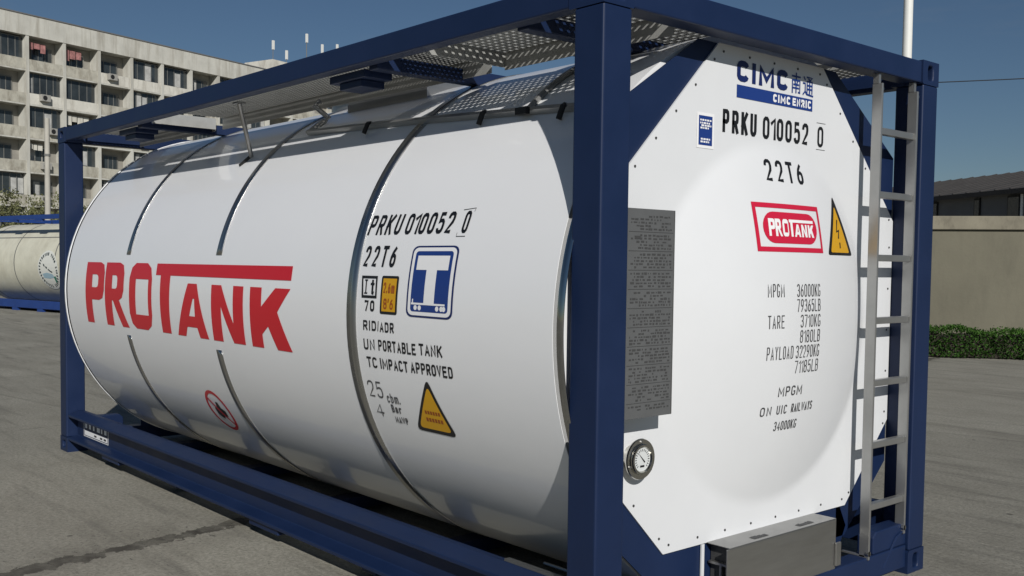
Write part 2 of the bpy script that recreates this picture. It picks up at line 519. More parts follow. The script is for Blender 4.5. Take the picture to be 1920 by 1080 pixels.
class Marks:
    """2D quads and polygons (u, v, layer) later mapped onto a surface"""

    def __init__(s):
        s.items = []
        s.breaks = []
        s.k = 0

    def poly(s, pts, lift=0.0):
        s.items.append(([tuple(p) for p in pts], lift))
        return s

    def rect(s, u0, u1, v0, v1, lift=0.0):
        return s.poly([(u0, v0), (u1, v0), (u1, v1), (u0, v1)], lift)

    def ring(s, outer, inner, lift=0.0):
        n = len(outer)
        for i in range(n):
            j = (i + 1) % n
            s.poly([outer[i], outer[j], inner[j], inner[i]], lift)
        return s

    def stroke(s, pts, wd, lift=0.0, closed=False, cap=0.0):
        P = [Vector(p) for p in pts]
        n = len(P)
        if (P[0] - P[-1]).length < 1e-7:
            closed = True
        Lf, Rt = [], []
        for i in range(n):
            a = P[i - 1] if i > 0 else (P[-2] if closed else None)
            b = P[i + 1] if i < n - 1 else (P[1] if closed else None)
            d1 = (P[i] - a).normalized() if a is not None else None
            d2 = (b - P[i]).normalized() if b is not None else None
            if d1 is None:
                d1 = d2
            if d2 is None:
                d2 = d1
            n1 = Vector((-d1.y, d1.x))
            n2 = Vector((-d2.y, d2.x))
            m = n1 + n2
            if m.length < 1e-6:
                m = n1
            m.normalize()
            sc = min(1.0 / max(m.dot(n1), 0.25), 1.22 if d1.angle(d2) > R(80) else 1.5)
            q = P[i].copy()
            if not closed and cap:
                if i == 0:
                    q -= d1 * cap
                if i == n - 1:
                    q += d1 * cap
            Lf.append(q + m * (wd / 2 * sc))
            Rt.append(q - m * (wd / 2 * sc))
        for i in range(n - 1):
            s.poly([Rt[i], Rt[i + 1], Lf[i + 1], Lf[i]], lift)
        return s

    def text(s, txt, u0, v0, width, height, wd, lift=0.0, gap=0.34, slant=0.0, space=0.9):
        """monoline lettering filling width x height from the baseline start (u0, v0)"""
        s.breaks.append(len(s.items))
        tot = 0
        adv = []
        for ch in txt:
            a = space if ch == ' ' else (0.45 if ch == '1' else 0.35 if ch in "I.'i" else (1.35 if ch in 'MWm' else 1.0))
            adv.append(a)
            tot += a + gap
        tot -= gap
        k = width / tot
        x = u0
        for ch, a in zip(txt, adv):
            if ch != ' ':
                for st in GL[ch]:
                    s.k += 1
                    pts = []
                    for p in st:
                        px = p[0] - (0.5 - 0.175 if ch in "I.'i" else (0.12 if ch == '1' else 0)) if ch in "1I.'i" else p[0] * a
                        hx = wd / 2
                        uu = x + (px * (k - wd / max(a, .5)) + hx if ch not in "1I.'i" else px * k)
                        vv = v0 + wd / 2 + p[1] * (height - wd)
                        pts.append((uu + slant * (vv - v0), vv))
                    s.stroke(pts, wd, lift + (s.k % 7) * 0.00012, cap=0.0 if ch in 'CGS2356' else wd * .48)
            x += (a + gap) * k
        return s

    def build(s, name, material, parent, fn, cut=None, cutu=None):
        if fn is on_end_ref[0]:
            cut, cutu = .03, .03
        if len(s.breaks) > 1:                  # every word or number is a piece of its own
            cuts = sorted(set([0] + s.breaks[1:] + [len(s.items)]))
            out = None
            for a, b in zip(cuts, cuts[1:]):
                q = Marks()
                q.items = s.items[a:b]
                out = q.build(name, material, parent, fn, cut, cutu)
            return out
        bm = bmesh.new()
        lay = bm.verts.layers.float.new('lift')
        for pts, lift in s.items:
            vs = []
            for p in pts:
                v = bm.verts.new((p[0], p[1], 0))
                v[lay] = lift
                vs.append(v)
            try:
                bm.faces.new(vs)
            except ValueError:
                pass
        if cut:
            vs_ = [v.co.y for v in bm.verts]
            a = math.floor(min(vs_) / cut) * cut
            while a < max(vs_):
                bmesh.ops.bisect_plane(bm, geom=bm.verts[:] + bm.edges[:] + bm.faces[:], plane_co=(0, a, 0), plane_no=(0, 1, 0), dist=1e-6)
                a += cut
        if cutu:
            us_ = [v.co.x for v in bm.verts]
            a = math.floor(min(us_) / cutu) * cutu
            while a < max(us_):
                bmesh.ops.bisect_plane(bm, geom=bm.verts[:] + bm.edges[:] + bm.faces[:], plane_co=(a, 0, 0), plane_no=(1, 0, 0), dist=1e-6)
                a += cutu
        bmesh.ops.triangulate(bm, faces=[f for f in bm.faces if len(f.verts) > 4])
        for v in bm.verts:
            v.co = fn(v.co.x, v.co.y, v[lay])
        bmesh.ops.recalc_face_normals(bm, faces=bm.faces)
        me = bpy.data.meshes.new(name)
        bm.to_mesh(me)
        bm.free()
        return link(name, me, material, parent)


def rrect(u0, u1, v0, v1, ru, rv, n=5):
    out = []
    for cx, cy, a0 in ((u1 - ru, v1 - rv, 0), (u0 + ru, v1 - rv, 90), (u0 + ru, v0 + rv, 180), (u1 - ru, v0 + rv, 270)):
        for i in range(n):
            a = R(a0 + 90 * i / (n - 1))
            out.append((cx + ru * math.cos(a), cy + rv * math.sin(a)))
    return out


# ------------------------------------------------------------------ ground
g = MB().face([(-900, -900, 0), (900, -900, 0), (900, 900, 0), (-900, 900, 0)]).build('ground', ground_material())
tag(g, kind='structure')

# ================================================================== the tank container
L, W, HT = 6.058, 2.438, 2.591
TR, TY, TZ = 1.265, 1.219, 1.307            # tank radius and axis
tank = empty('tank_container', (-L / 2, W / 2, 0))
tag(tank, 'large white cylindrical tank in a navy blue frame with red lettering, standing in the foreground', 'tank container')


def on_tank(u, v, lift):
    a = v / TR
    r = TR + 0.0018 + lift
    return (u, TY - r * math.cos(a), TZ + r * math.sin(a))


# ---- shell: cladding along x, closed ends
def shell(x0, x1, r, a0=0.0, a1=360.0, n=128, thick=0.0, xs=None):
    m = MB()
    full = abs(a1 - a0 - 360) < 1e-6
    k = n if full else n + 1
    xs = xs or [x0, x1]
    for x in xs:
        for i in range(k):
            a = R(a0 + (a1 - a0) * i / n)
            m.v.append((x, TY - r * math.cos(a), TZ + r * math.sin(a)))
    for j in range(len(xs) - 1):
        for i in range(n):
            i2 = (i + 1) % k
            m.f.append((j * k + i, j * k + i2, (j + 1) * k + i2, (j + 1) * k + i))
    if full and not thick:
        m.f.append(tuple(range(k)))
        m.f.append(tuple((len(xs) - 1) * k + i for i in range(k)))
    return m


shell_o = shell(-5.700, -0.190, TR, xs=[-5.700 + i * (5.700 - .190) / 14 for i in range(15)]).build('tank_shell', WHITE, tank, smooth=True)
# rolled rim at the far end and the bare steel ring at the near end
rim = MB()
n = 96
prof = [(-5.728, TR - .02), (-5.728, TR + .001), (-5.734, TR + .006), (-5.752, TR + .006), (-5.760, TR + .001), (-5.760, TR - .05)]
for x, r in prof:
    for i in range(n):
        a = 2 * math.pi * i / n
        rim.v.append((x, TY - r * math.cos(a), TZ + r * math.sin(a)))
for j in range(len(prof) - 1):
    for i in range(n):
        rim.f.append((j * n + i, j * n + (i + 1) % n, (j + 1) * n + (i + 1) % n, (j + 1) * n + i))
rim.build('end_rim', WHITE, shell_o, smooth=True)
shell(-5.726, -5.7005, TR + .0012, thick=1).build('rim_gap_shade', DARK, shell_o, smooth=True)  # dark band over the shell paints the shade of the gap
shell(-0.189, -0.136, TR - .004, -31, 31, n=60, thick=1).build('end_ring', RINGM, shell_o, smooth=True, solid=0.003)

# ---- steel straps (two are covered by the logo in the middle)
for x0, x1, gap in ((-1.602, -1.523, None), (-3.087, -3.016, .279), (-4.512, -4.443, .280)):
    if gap is None:
        shell(x0, x1, TR + .003, -110, 110, n=96, thick=1).build('strap', STEEL, shell_o, smooth=True, solid=0.003)
    else:
        ga = math.degrees(gap / TR)
        shell(x0, x1, TR + .003, ga, 110, n=60, thick=1).build('strap', STEEL, shell_o, smooth=True, solid=0.003)
        shell(x0, x1, TR + .003, -110, -ga, n=60, thick=1).build('strap', STEEL, shell_o, smooth=True, solid=0.003)

# ---- big red logo lettering
def logo(mk, f=lambda u, v: (u, v), lift=0.0):
    def P(pts):
        mk.poly([f(*p) for p in pts], lift)

    def RG(o, i):
        mk.ring([f(*p) for p in o], [f(*p) for p in i], lift)
    RG([(-5.275, .222), (-4.985, .222), (-4.915, .205), (-4.885, .15), (-4.885, .02), (-4.915, -.035), (-4.985, -.052), (-5.275, -.052)],
       [(-5.135, .132), (-5.045, .132), (-5.02, .125), (-5.008, .108), (-5.008, .062), (-5.02, .045), (-5.045, .038), (-5.135, .038)])
    P([(-5.275, -.052), (-5.135, -.052), (-5.135, -.225), (-5.275, -.225)])
    RG([(-4.865, .222), (-4.60, .222), (-4.53, .205), (-4.50, .15), (-4.50, .03), (-4.53, -.02), (-4.60, -.045), (-4.865, -.045)],
       [(-4.725, .132), (-4.655, .132), (-4.635, .125), (-4.625, .108), (-4.625, .062), (-4.635, .045), (-4.655, .038), (-4.725, .038)])
    P([(-4.865, -.045), (-4.725, -.045), (-4.725, -.225), (-4.865, -.225)])
    P([(-4.705, -.045), (-4.58, -.045), (-4.435, -.225), (-4.56, -.225)])
    RG([(-4.30, .222), (-4.10, .222), (-4.03, .19), (-4.0, .12), (-4.0, -.12), (-4.03, -.19), (-4.10, -.222), (-4.30, -.222), (-4.365, -.19), (-4.395, -.12), (-4.395, .12), (-4.365, .19)],
       [(-4.28, .114), (-4.06, .114), (-4.06, .113), (-4.06, .112), (-4.06, -.122), (-4.06, -.123), (-4.06, -.124), (-4.28, -.124), (-4.28, -.123), (-4.28, -.122), (-4.28, .112), (-4.28, .113)])
    P([(-3.94, .146), (-2.155, .146), (-2.155, .221), (-3.94, .221)])
    P([(-3.855, -.222), (-3.715, -.222), (-3.705, .146), (-3.86, .146)])
    P([(-3.432, .103), (-3.302, .103), (-3.332, .013), (-3.352, .013), (-3.412, -.095), (-3.452, -.162), (-3.490, -.223), (-3.611, -.223)])
    P([(-3.302, .103), (-3.162, -.223), (-3.283, -.223), (-3.310, -.162), (-3.328, -.095), (-3.352, .013)][:1] + [(-3.162, -.223), (-3.283, -.223), (-3.310, -.162), (-3.328, -.095), (-3.332, .013)])
    P([(-3.412, -.095), (-3.328, -.095), (-3.310, -.162), (-3.452, -.162)])
    P([(-3.096, .103), (-2.966, .103), (-2.966, .06), (-2.966, -.10), (-2.966, -.223), (-3.096, -.223)])
    P([(-2.966, .103), (-2.812, -.11), (-2.812, -.223), (-2.830, -.223), (-2.966, -.02)])
    P([(-2.812, .103), (-2.686, .103), (-2.686, -.223), (-2.812, -.223)])
    P([(-2.604, .103), (-2.470, .103), (-2.470, -.224), (-2.604, -.224)])
    P([(-2.470, .0), (-2.318, .103), (-2.155, .103), (-2.290, -.022), (-2.158, -.225), (-2.315, -.225), (-2.398, -.103), (-2.470, -.148)])


mk = Marks()
logo(mk)
mk.build('logo_lettering', RED, shell_o, on_tank, cut=0.04)

# ---- serial number and the other marks on the side
mk = Marks()
mk.text('PRKU', -1.520, .376, .262, .098, .016, slant=.14, gap=.38)
mk.text('010052', -1.222, .376, .345, .098, .016, slant=.10, gap=.30)
mk.text('0', -.812, .376, .040, .098, .014, slant=.06)
mk.text('22T6', -1.500, .226, .258, .098, .016, slant=.10, gap=.55)
mk.build('serial_number', BLACK, shell_o, on_tank, cut=0.05)
mk = Marks()
mk.stroke([(-.832, .480), (-.752, .486), (-.756, .470)], .003)
mk.build('check_digit_box', GREYINK, shell_o, on_tank)
Marks().stroke([(-.834, .378), (-.835, .362), (-.775, .362)], .003).build('check_digit_box', GREYINK, shell_o, on_tank)
mk = Marks()
mk.ring([(-1.492, .184), (-1.360, .184), (-1.355, .082), (-1.480, .082)], [(-1.478, .172), (-1.373, .172), (-1.369, .094), (-1.467, .094)])
mk.stroke([(-1.448, .104), (-1.450, .164)], .010).stroke([(-1.462, .164), (-1.437, .164)], .006, lift=.0002).stroke([(-1.460, .104), (-1.434, .104)], .006, lift=.0002)
mk.stroke([(-1.396, .166), (-1.394, .108), (-1.382, .104)], .016).stroke([(-1.412, .147), (-1.380, .147)], .010, lift=.0002)
mk.text('70', -1.452, .022, .082, .050, .011, gap=.35)
mk.text('RID', -1.462, -.066, .108, .046, .009, gap=.30).text('/', -1.345, -.066, .012, .046, .006).text('ADR', -1.325, -.068, .112, .046, .009, gap=.30)
mk.text('UN', -1.465, -.156, .09, .050, .009, gap=.3).text('PORTABLE', -1.345, -.154, .292, .050, .009, gap=.26).text('TANK', -1.030, -.150, .165, .050, .009, gap=.26)
mk.text('TC', -1.455, -.239, .085, .050, .009, gap=.26).text('IMPACT', -1.345, -.238, .218, .050, .009, gap=.26).text('APPROVED', -1.105, -.235, .30, .050, .009, gap=.26)
mk.build('approval_lettering', BLACK, shell_o, on_tank, cut=0.05)
mk = Marks()
mk.text('25', -1.488, -.385, .118, .080, .008, gap=.4)
mk.text('4', -1.468, -.482, .062, .064, .007)
mk.text('cbm.', -1.345, -.400, .105, .046, .006, gap=.4).text('Bar', -1.330, -.448, .080, .040, .007, gap=.4).text('MAWP', -1.325, -.500, .100, .034, .006, gap=.4)
mk.build('capacity_lettering', GREYINK, shell_o, on_tank, cut=0.05)
# yellow height plate
o = Marks().poly(rrect(-1.325, -1.190, .014, .186, .012, .010)).build('height_plate', BLACK, shell_o, on_tank, cut=0.05)
Marks().rect(-1.311, -1.204, .026, .174, .0006).build('height_plate_field', STY, shell_o, on_tank, cut=0.05)
mk = Marks()
mk.text('2.6m', -1.303, .108, .088, .048, .008, lift=.0012, gap=.25).text("8'6", -1.296, .036, .076, .048, .008, lift=.0012, gap=.25)
mk.build('height_plate_lettering', STO, shell_o, on_tank)
# blue T plate
Marks().poly(rrect(-1.120, -.790, .012, .322, .04, .028)).build('transport_plate', STN, shell_o, on_tank, cut=0.05)
Marks().poly(rrect(-1.108, -.802, .020, .314, .034, .024), .0006).build('transport_plate_border', STW, shell_o, on_tank, cut=0.05)
Marks().poly(rrect(-1.088, -.822, .036, .298, .018, .014), .0012).build('transport_plate_field', STB, shell_o, on_tank, cut=0.05)
mk = Marks()
mk.rect(-1.068, -.842, .216, .278, .0018).rect(-.992, -.918, .074, .216, .0018)
mk.rect(-1.082, -.842, .066, .074, .0018).rect(-1.076, -1.068, .074, .090, .0018)
for u in (-1.050, -1.020, -.895, -.865, -.848):
    mk.poly([(u + .012 * math.cos(R(a)), .053 + .011 * math.sin(R(a))) for a in range(0, 360, 30)], .0018)
mk.build('transport_plate_symbol', STW, shell_o, on_tank, cut=0.05)


def tri_round(A, B, C, f):
    G = Vector(((A[0] + B[0] + C[0]) / 3, (A[1] + B[1] + C[1]) / 3))
    out = []
    P = [Vector(A), Vector(B), Vector(C)]
    for i in range(3):
        p, q, r = P[i], P[i - 1], P[(i + 1) % 3]
        a = p + (q - p) * f
        b = p + (r - p) * f
        for t in (0, .33, .67, 1):
            out.append(tuple(a * (1 - t) ** 2 + p * (2 * t * (1 - t)) + b * t * t))
    return out


def shrink(pts, k):
    gx = sum(p[0] for p in pts) / len(pts)
    gy = sum(p[1] for p in pts) / len(pts)
    return [(gx + (p[0] - gx) * k, gy + (p[1] - gy) * k) for p in pts]


T0 = tri_round((-1.000, -.250), (-1.168, -.512), (-.872, -.512), .12)
Marks().poly(T0).build('warning_triangle', BLACK, shell_o, on_tank, cut=0.05)
Marks().poly(shrink(T0, .80), .0007).build('warning_triangle_field', STY, shell_o, on_tank, cut=0.05)
mk = Marks()
for i in range(6):
    mk.rect(-1.062 + i * .019, -1.049 + i * .019, -.420, -.404, .0014)
    mk.rect(-1.066 + i * .021, -1.051 + i * .021, -.456, -.438, .0014)
mk.build('warning_triangle_lettering', STO, shell_o, on_tank)
# round prohibition sign low on the tank
mk = Marks()
cu, cv = -3.415, -.735
mk.ring([(cu + .150 * math.cos(R(a)), cv + .158 * math.sin(R(a))) for a in range(0, 360, 9)], [(cu + .126 * math.cos(R(a)), cv + .134 * math.sin(R(a))) for a in range(0, 360, 9)])
mk.stroke([(cu - .095, cv + .10), (cu + .095, cv - .10)], .018, lift=.0008)
mk.build('prohibition_sign', RED, shell_o, on_tank, cut=0.04)
mk = Marks()
mk.poly([(cu - .062, cv - .030), (cu - .060, cv + .020), (cu - .015, cv + .035), (cu + .0, cv + .075), (cu + .03, cv + .07), (cu + .035, cv + .03), (cu + .075, cv + .01), (cu + .07, cv - .035), (cu + .02, cv - .03), (cu - .0, cv - .06), (cu - .03, cv - .055)], .0004)
mk.build('prohibition_symbol', BLACK, shell_o, on_tank, cut=0.04)

# ---- frame: posts, castings, rails
def casting(x0, y0, z0, sx, sy, sz, fx, fy):
    """corner casting with oval holes in its end face (x), side face (y) and top/bottom"""
    m = MB()
    C = Vector((x0 + sx / 2, y0 + sy / 2, z0 + sz / 2))

    def hole_face(Uv, Vv, Nv, hu, hv, a, b, depth, hole=True):
        n = 24
        outer, inner = [], []
        for i in range(n):
            t = 2 * math.pi * (i + .5) / n
            c, s = math.cos(t), math.sin(t)
            k = min(hu / max(abs(c), 1e-6), hv / max(abs(s), 1e-6))
            outer.append((c * k, s * k))
            inner.append((a * (abs(c) ** .55) * (1 if c > 0 else -1), b * (abs(s) ** .55) * (1 if s > 0 else -1)))
        # corners
        P = lambda q, d: C + Uv * q[0] + Vv * q[1] + Nv * d
        dn = abs(Nv.x) * sx / 2 + abs(Nv.y) * sy / 2 + abs(Nv.z) * sz / 2
        if not hole:
            m.face([P(q, dn) for q in ((-hu, -hv), (hu, -hv), (hu, hv), (-hu, hv))])
            return
        base = len(m.v)
        m.v += [tuple(P(q, dn)) for q in outer] + [tuple(P(q, dn)) for q in inner] + [tuple(P(q, dn - depth)) for q in inner]
        for i in range(n):
            j = (i + 1) % n
            m.f.append((base + i, base + j, base + n + j, base + n + i))
            m.f.append((base + n + i, base + n + j, base + 2 * n + j, base + 2 * n + i))
            # fill the corner where two neighbours sit on different sides
            if abs(outer[i][0] - outer[j][0]) > 1e-6 and abs(outer[i][1] - outer[j][1]) > 1e-6:
                cn = (math.copysign(hu, outer[i][0]), math.copysign(hv, outer[i][1]))
                m.face([P(outer[i], dn), P(cn, dn), P(outer[j], dn)])
        m.f.append(tuple(base + 2 * n + i for i in range(n)))
    X, Y, Z = Vector((1, 0, 0)), Vector((0, 1, 0)), Vector((0, 0, 1))
    hole_face(Y, Z, X * fx, sy / 2, sz / 2, .026, .036, .05)
    hole_face(Y, Z, X * -fx, sy / 2, sz / 2, 0, 0, 0, False)
    hole_face(X, Z, Y * fy, sx / 2, sz / 2, .036, .028, .05)
    hole_face(X, Z, Y * -fy, sx / 2, sz / 2, 0, 0, 0, False)
    top = z0 > 1
    hole_face(X, Y, Z * (1 if top else -1), sx / 2, sy / 2, .05, .032, .05)
    hole_face(X, Y, Z * (-1 if top else 1), sx / 2, sy / 2, 0, 0, 0, False)
    return m


for ex in (0, 1):
    for ey in (0, 1):
        fx, fy = (1, -1)[ex], (-1, 1)[ey]
        px0, px1 = ((-.150, -.002) if ex == 0 else (-L + .002, -L + .150))
        py0, py1 = ((.002, .150) if ey == 0 else (W - .150, W - .002))
        for z0 in (0.0, HT - .118):
            x0 = -.178 if ex == 0 else -L
            y0 = 0 if ey == 0 else W - .162
            o = casting(x0, y0, z0, .178, .162, .118, fx, fy)
            me_o = o.build('corner_casting', BLUE, tank)
            bm = bmesh.new()
            bm.from_mesh(me_o.data)
            bmesh.ops.remove_doubles(bm, verts=bm.verts, dist=1e-5)
            bmesh.ops.recalc_face_normals(bm, faces=bm.faces)
            bm.to_mesh(me_o.data)
            bm.free()
            md = me_o.modifiers.new('bevel', 'BEVEL')
            md.width = .010
            md.segments = 3
            md.limit_method = 'ANGLE'
            md.angle_limit = R(50)
        MB().box(px0, px1, py0, py1, .118, HT - .118).build('corner_post', BLUE, tank, bevel=.009, seg=3)
for ey in (0, 1):
    y = (lambda v: v) if ey == 0 else (lambda v: W - v)
    MB().prism([(y(.003), 2.480), (y(.003), 2.584), (y(.076), 2.584), (y(.076), 2.480)], -L + .178, -.178, 0).build('side_rail', BLUE, tank, bevel=.007)
    prof = [(.085, .336), (.004, .306), (.004, .286), (.078, .282), (.078, .136), (.004, .119), (.004, .098), (.12, .098), (.12, .336)]
    MB().prism([(y(a), b) for a, b in prof], -L + .178, -.151, 0).build('bottom_rail', BLUE, tank, bevel=.004)
for ex in (0, 1):
    x = (lambda v: -v) if ex == 0 else (lambda v: -L + v)
    MB().prism([(x(.006), 2.478), (x(.006), 2.585), (x(.105), 2.585), (x(.105), 2.478)], .162, W - .162, 1).build('end_rail', BLUE, tank, bevel=.007)
    MB().prism([(x(.012), .035), (x(.012), .150), (x(.11), .150), (x(.11), .035)], .162, W - .162, 1).build('bottom_end_rail', BLUE, tank, bevel=.006)
    xs = sorted((x(.150), x(.156)))
    for fl in (0, 1):
        q = (lambda p: p) if fl == 0 else (lambda p: (W - p[0], p[1]))
        if ex == 0:
          MB().prism([q(p) for p in [(.151, 1.76), (.151, 2.113), (.709, 2.4775), (.87, 2.4775), (.87, 2.42)]], xs[0], xs[1], 0).build('brace_plate', BLUE, tank)
        if ex == 0:
          MB().prism([q(p) for p in [(.151, .80), (.151, .56), (.52, .232), (.60, .232), (.60, .40), (.54, .42)]], xs[0], xs[1], 0).build('brace_plate', BLUE, tank)
        # corner gusset on the bottom end rail
        xg = sorted((x(.020), x(.108)))
        MB().prism([q(p) for p in [(.151, .151), (.151, .262), (.44, .262), (.47, .235), (.47, .151)]], xg[0], xg[1], 0).build('corner_gusset', BLUE, tank, bevel=.006)
        MB().tube([q(p) and ((x(.0155)), q(p)[0], q(p)[1]) for p in [(.165, .235), (.255, .205), (.385, .070)]], .006, 6).build('weld_seam', BLUE, tank)
    MB().prism([(.60, .4), (.60, .152), (1.86, .152), (1.93, .28), (1.86, .40)], xs[0], xs[1], 0).build('bottom_plate', BLUE, tank)
# pads under the bottom rail
for xx in (-5.15, -2.75, -.75):
    MB().box(xx, xx + .34, .02, .10, .062, .0975).build('bottom_pad', BLUE, tank, bevel=.004)
# members added under the tank to block stray light and keep it dark
for xx in (-5.3, -4.1, -2.9, -1.7, -.6):
    MB().box(xx, xx + .12, .106, W - .106, .03, .10).build('light_block_member', BLUE, tank)

# ---- white end panel with its dished middle
PX, DH, DR, DZ = -.140, .12, .79, 1.297


def dome_h(y, z):
    t2 = ((y - TY) ** 2 + (z - DZ) ** 2) / DR ** 2
    h = DH * (1 - t2)
    k = .008
    return 0.5 * (h + math.sqrt(h * h + 4 * k * k * .25)) - (0.0 if h > .02 else 0.0) if h > -.05 else 0.0


OCT = [(.83, 2.4772), (1.608, 2.4772), (2.284, 1.792), (2.284, .778), (1.90, .386), (.538, .386), (.154, .778), (.154, 1.792)]
m = MB()
NA = 144
angs = [2 * math.pi * i / NA for i in range(NA)]
for c in OCT:
    a = math.atan2(c[1] - DZ, c[0] - TY) % (2 * math.pi)
    j = min(range(NA), key=lambda i: abs((angs[i] - a + math.pi) % (2 * math.pi) - math.pi))
    angs[j] = a


def oct_r(a):
    best = 9
    d = (math.cos(a), math.sin(a))
    for i in range(8):
        p, q = OCT[i], OCT[(i + 1) % 8]
        ex_, ey_ = q[0] - p[0], q[1] - p[1]
        den = d[0] * ey_ - d[1] * ex_
        if abs(den) < 1e-9:
            continue
        t = ((p[0] - TY) * ey_ - (p[1] - DZ) * ex_) / den
        s_ = ((p[0] - TY) * d[1] - (p[1] - DZ) * d[0]) / den
        if t > 0 and -1e-6 <= s_ <= 1 + 1e-6:
            best = min(best, t)
    return best


def dome_prof(r):
    """parabolic dish with a short soft fillet at its foot"""
    t = r / DR
    h = DH * (1 - t * t)
    e = .038                       # fillet half width in t
    if t > 1 + e:
        return 0.0
    if t > 1 - e:
        h0 = DH * (1 - (1 - e) ** 2)
        k = (1 + e - t) / (2 * e)
        return h0 * k * k
    return h


rr = [.02] + [DR * i / 22 for i in range(1, 21)] + [DR * v for v in (.935, .95, .962, .975, .99, 1.005, 1.02, 1.038)]
rings = []
for r in rr:
    base = len(m.v)
    for a in angs:
        ro = min(r, oct_r(a) - .002)
        m.v.append((PX + dome_prof(ro), TY + ro * math.cos(a), DZ + ro * math.sin(a)))
    rings.append(base)
for x in (PX, PX - .009):
    base = len(m.v)
    for a in angs:
        ro = oct_r(a)
        m.v.append((x, TY + ro * math.cos(a), DZ + ro * math.sin(a)))
    rings.append(base)
for b0, b1 in zip(rings, rings[1:]):
    for i in range(NA):
        j = (i + 1) % NA
        m.f.append((b0 + i, b0 + j, b1 + j, b1 + i))
m.f.append(tuple(range(NA)))
m.f.append(tuple(rings[-1] + i for i in reversed(range(NA))))
panel = m.build('end_panel', PANELW, tank, smooth=True)


def on_end(u, v, lift):
    return (PX + dome_prof(math.hypot(u - TY, v - DZ)) + .0018 + lift, u, v)


on_end_ref[0] = on_end
# screws round the panel's edge
sc_me = None


def screw(y, z):
    global sc_me
    if sc_me is None:
        b = MB()
        b.tube([(0, 0, 0), (.003, 0, 0)], .0052, 10)
        sc_me = b.build('screw', ETCH, panel)
        first = sc_me
    else:
        first = dup(sc_me)
    first.location = (PX, y, z)
    return first


edges = [((.86, 2.445), (1.58, 2.445), 5), ((.80, 2.405), (.21, 1.815), 6), ((1.64, 2.405), (2.24, 1.80), 6), ((2.25, 1.66), (2.25, .82), 5),
         ((.57, .42), (1.87, .42), 8), ((.20, .77), (.51, .455), 3), ((2.24, .76), (1.93, .445), 3)]
for a, b, k in edges:
    for i in range(k):
        t = i / (k - 1)
        screw(a[0] + (b[0] - a[0]) * t, a[1] + (b[1] - a[1]) * t)

mk = Marks()
mk.text('CIMC', .953, 2.337, .372, .088, .025, gap=.26)
mk.build('maker_lettering', STN, panel, on_end)
mk = Marks()
mk.text('南', 1.350, 2.334, .078, .092, .0080).text('通', 1.442, 2.333, .085, .092, .0080)
mk.build('maker_characters', STB, panel, on_end)
Marks().rect(.954, 1.523, 2.268, 2.322).build('maker_bar', STB, panel, on_end)
Marks().text('CIMC', 1.215, 2.278, .130, .035, .010, lift=.0006, gap=.3).text('ENRIC', 1.362, 2.278, .148, .035, .009, lift=.0006, gap=.3).build('maker_bar_lettering', STW, panel, on_end)
mk = Marks()
mk.text('PRKU', .862, 2.114, .238, .097, .018, gap=.42).text('010052', 1.145, 2.112, .350, .097, .016, gap=.34).text('0', 1.572, 2.112, .048, .094, .014)
mk.build('end_serial_number', BLACK, panel, on_end)
mk = Marks()
mk.text('22T6', 1.124, 1.926, .296, .096, .015, gap=.6)
mk.build('end_size_code', BLACK, panel, on_end)
mk = Marks()
Marks().stroke([(1.562, 2.222), (1.636, 2.222)], .002).build('end_check_digit_box', GREYINK, panel, on_end)
mk.stroke([(1.562, 2.100), (1.636, 2.100)], .002)
mk.build('end_check_digit_box', GREYINK, panel, on_end)
Marks().rect(.694, .806, 2.036, 2.180).build('blue_label_border', STW, panel, on_end)
Marks().rect(.706, .794, 2.048, 2.168, .0005).build('blue_label', STB, panel, on_end)
mk = Marks()
rnd = random.Random(3)
for v, a, b in ((2.150, .714, .786), (2.138, .714, .780), (2.128, .722, .786), (2.118, .716, .770), (2.073, .720, .782), (2.062, .718, .776)):
    u = a
    while u < b:
        d = rnd.uniform(.006, .018)
        mk.rect(u, min(u + d, b), v - .0035, v + .0035, .0011)
        u += d + .004
mk.build('blue_label_lettering', STW, panel, on_end)
# red logo plate
mk = Marks()
mk.ring([(.993, 1.829), (1.503, 1.829), (1.513, 1.619), (1.003, 1.619)], [(1.016, 1.808), (1.488, 1.808), (1.496, 1.640), (1.025, 1.640)])
mk.poly(rrect(1.052, 1.470, 1.656, 1.792, .075, .068, 7))
mk.build('logo_plate', RED2, panel, on_end, cut=0.03)
mk = Marks()
logo(mk, lambda u, v: (1.088 + (u + 5.275) / 3.12 * .350, 1.7245 + v / .444 * .075), .0010)
mk.build('logo_plate_lettering', STW, panel, on_end)
T1 = tri_round((1.688, 1.892), (1.566, 1.612), (1.862, 1.612), .06)
Marks().poly(T1).build('end_warning_triangle', BLACK, panel, on_end, cut=0.03)
Marks().poly([(1.688 + (p[0] - 1.703) * .76 + .012, 1.697 + (p[1] - 1.705) * .78) for p in T1], .0008).build('end_warning_triangle_field', STY, panel, on_end, cut=0.03)
mk = Marks()
mk.stroke([(1.700, 1.778), (1.680, 1.722), (1.708, 1.728), (1.694, 1.690)], .012, lift=.0016).rect(1.700, 1.712, 1.645, 1.672, .0016)
mk.build('end_warning_symbol', BLACK, panel, on_end)
mk = Marks()
for lab, val, v in (('MPGM', '36000KG', 1.424), ('', '79365LB', 1.358), ('TARE', '3710KG', 1.289), ('', '8180LB', 1.221), ('PAYLOAD', '32290KG', 1.154), ('', '71185LB', 1.087)):
    wdt = {4: .115, 7: .19, 0: 0}[len(lab)]
    if lab:
        mk.text(lab, 1.054, v, wdt, .057, .0050, gap=.45)
    wv = .200 if len(val) == 7 else .172
    mk.text(val, 1.464 - wv, v, wv, .056, .0050, gap=.38)
mk.build('weight_lettering', GREYINK, panel, on_end)
mk = Marks()
mk.text('MPGM', 1.160, .989, .182, .044, .0068, gap=.4)
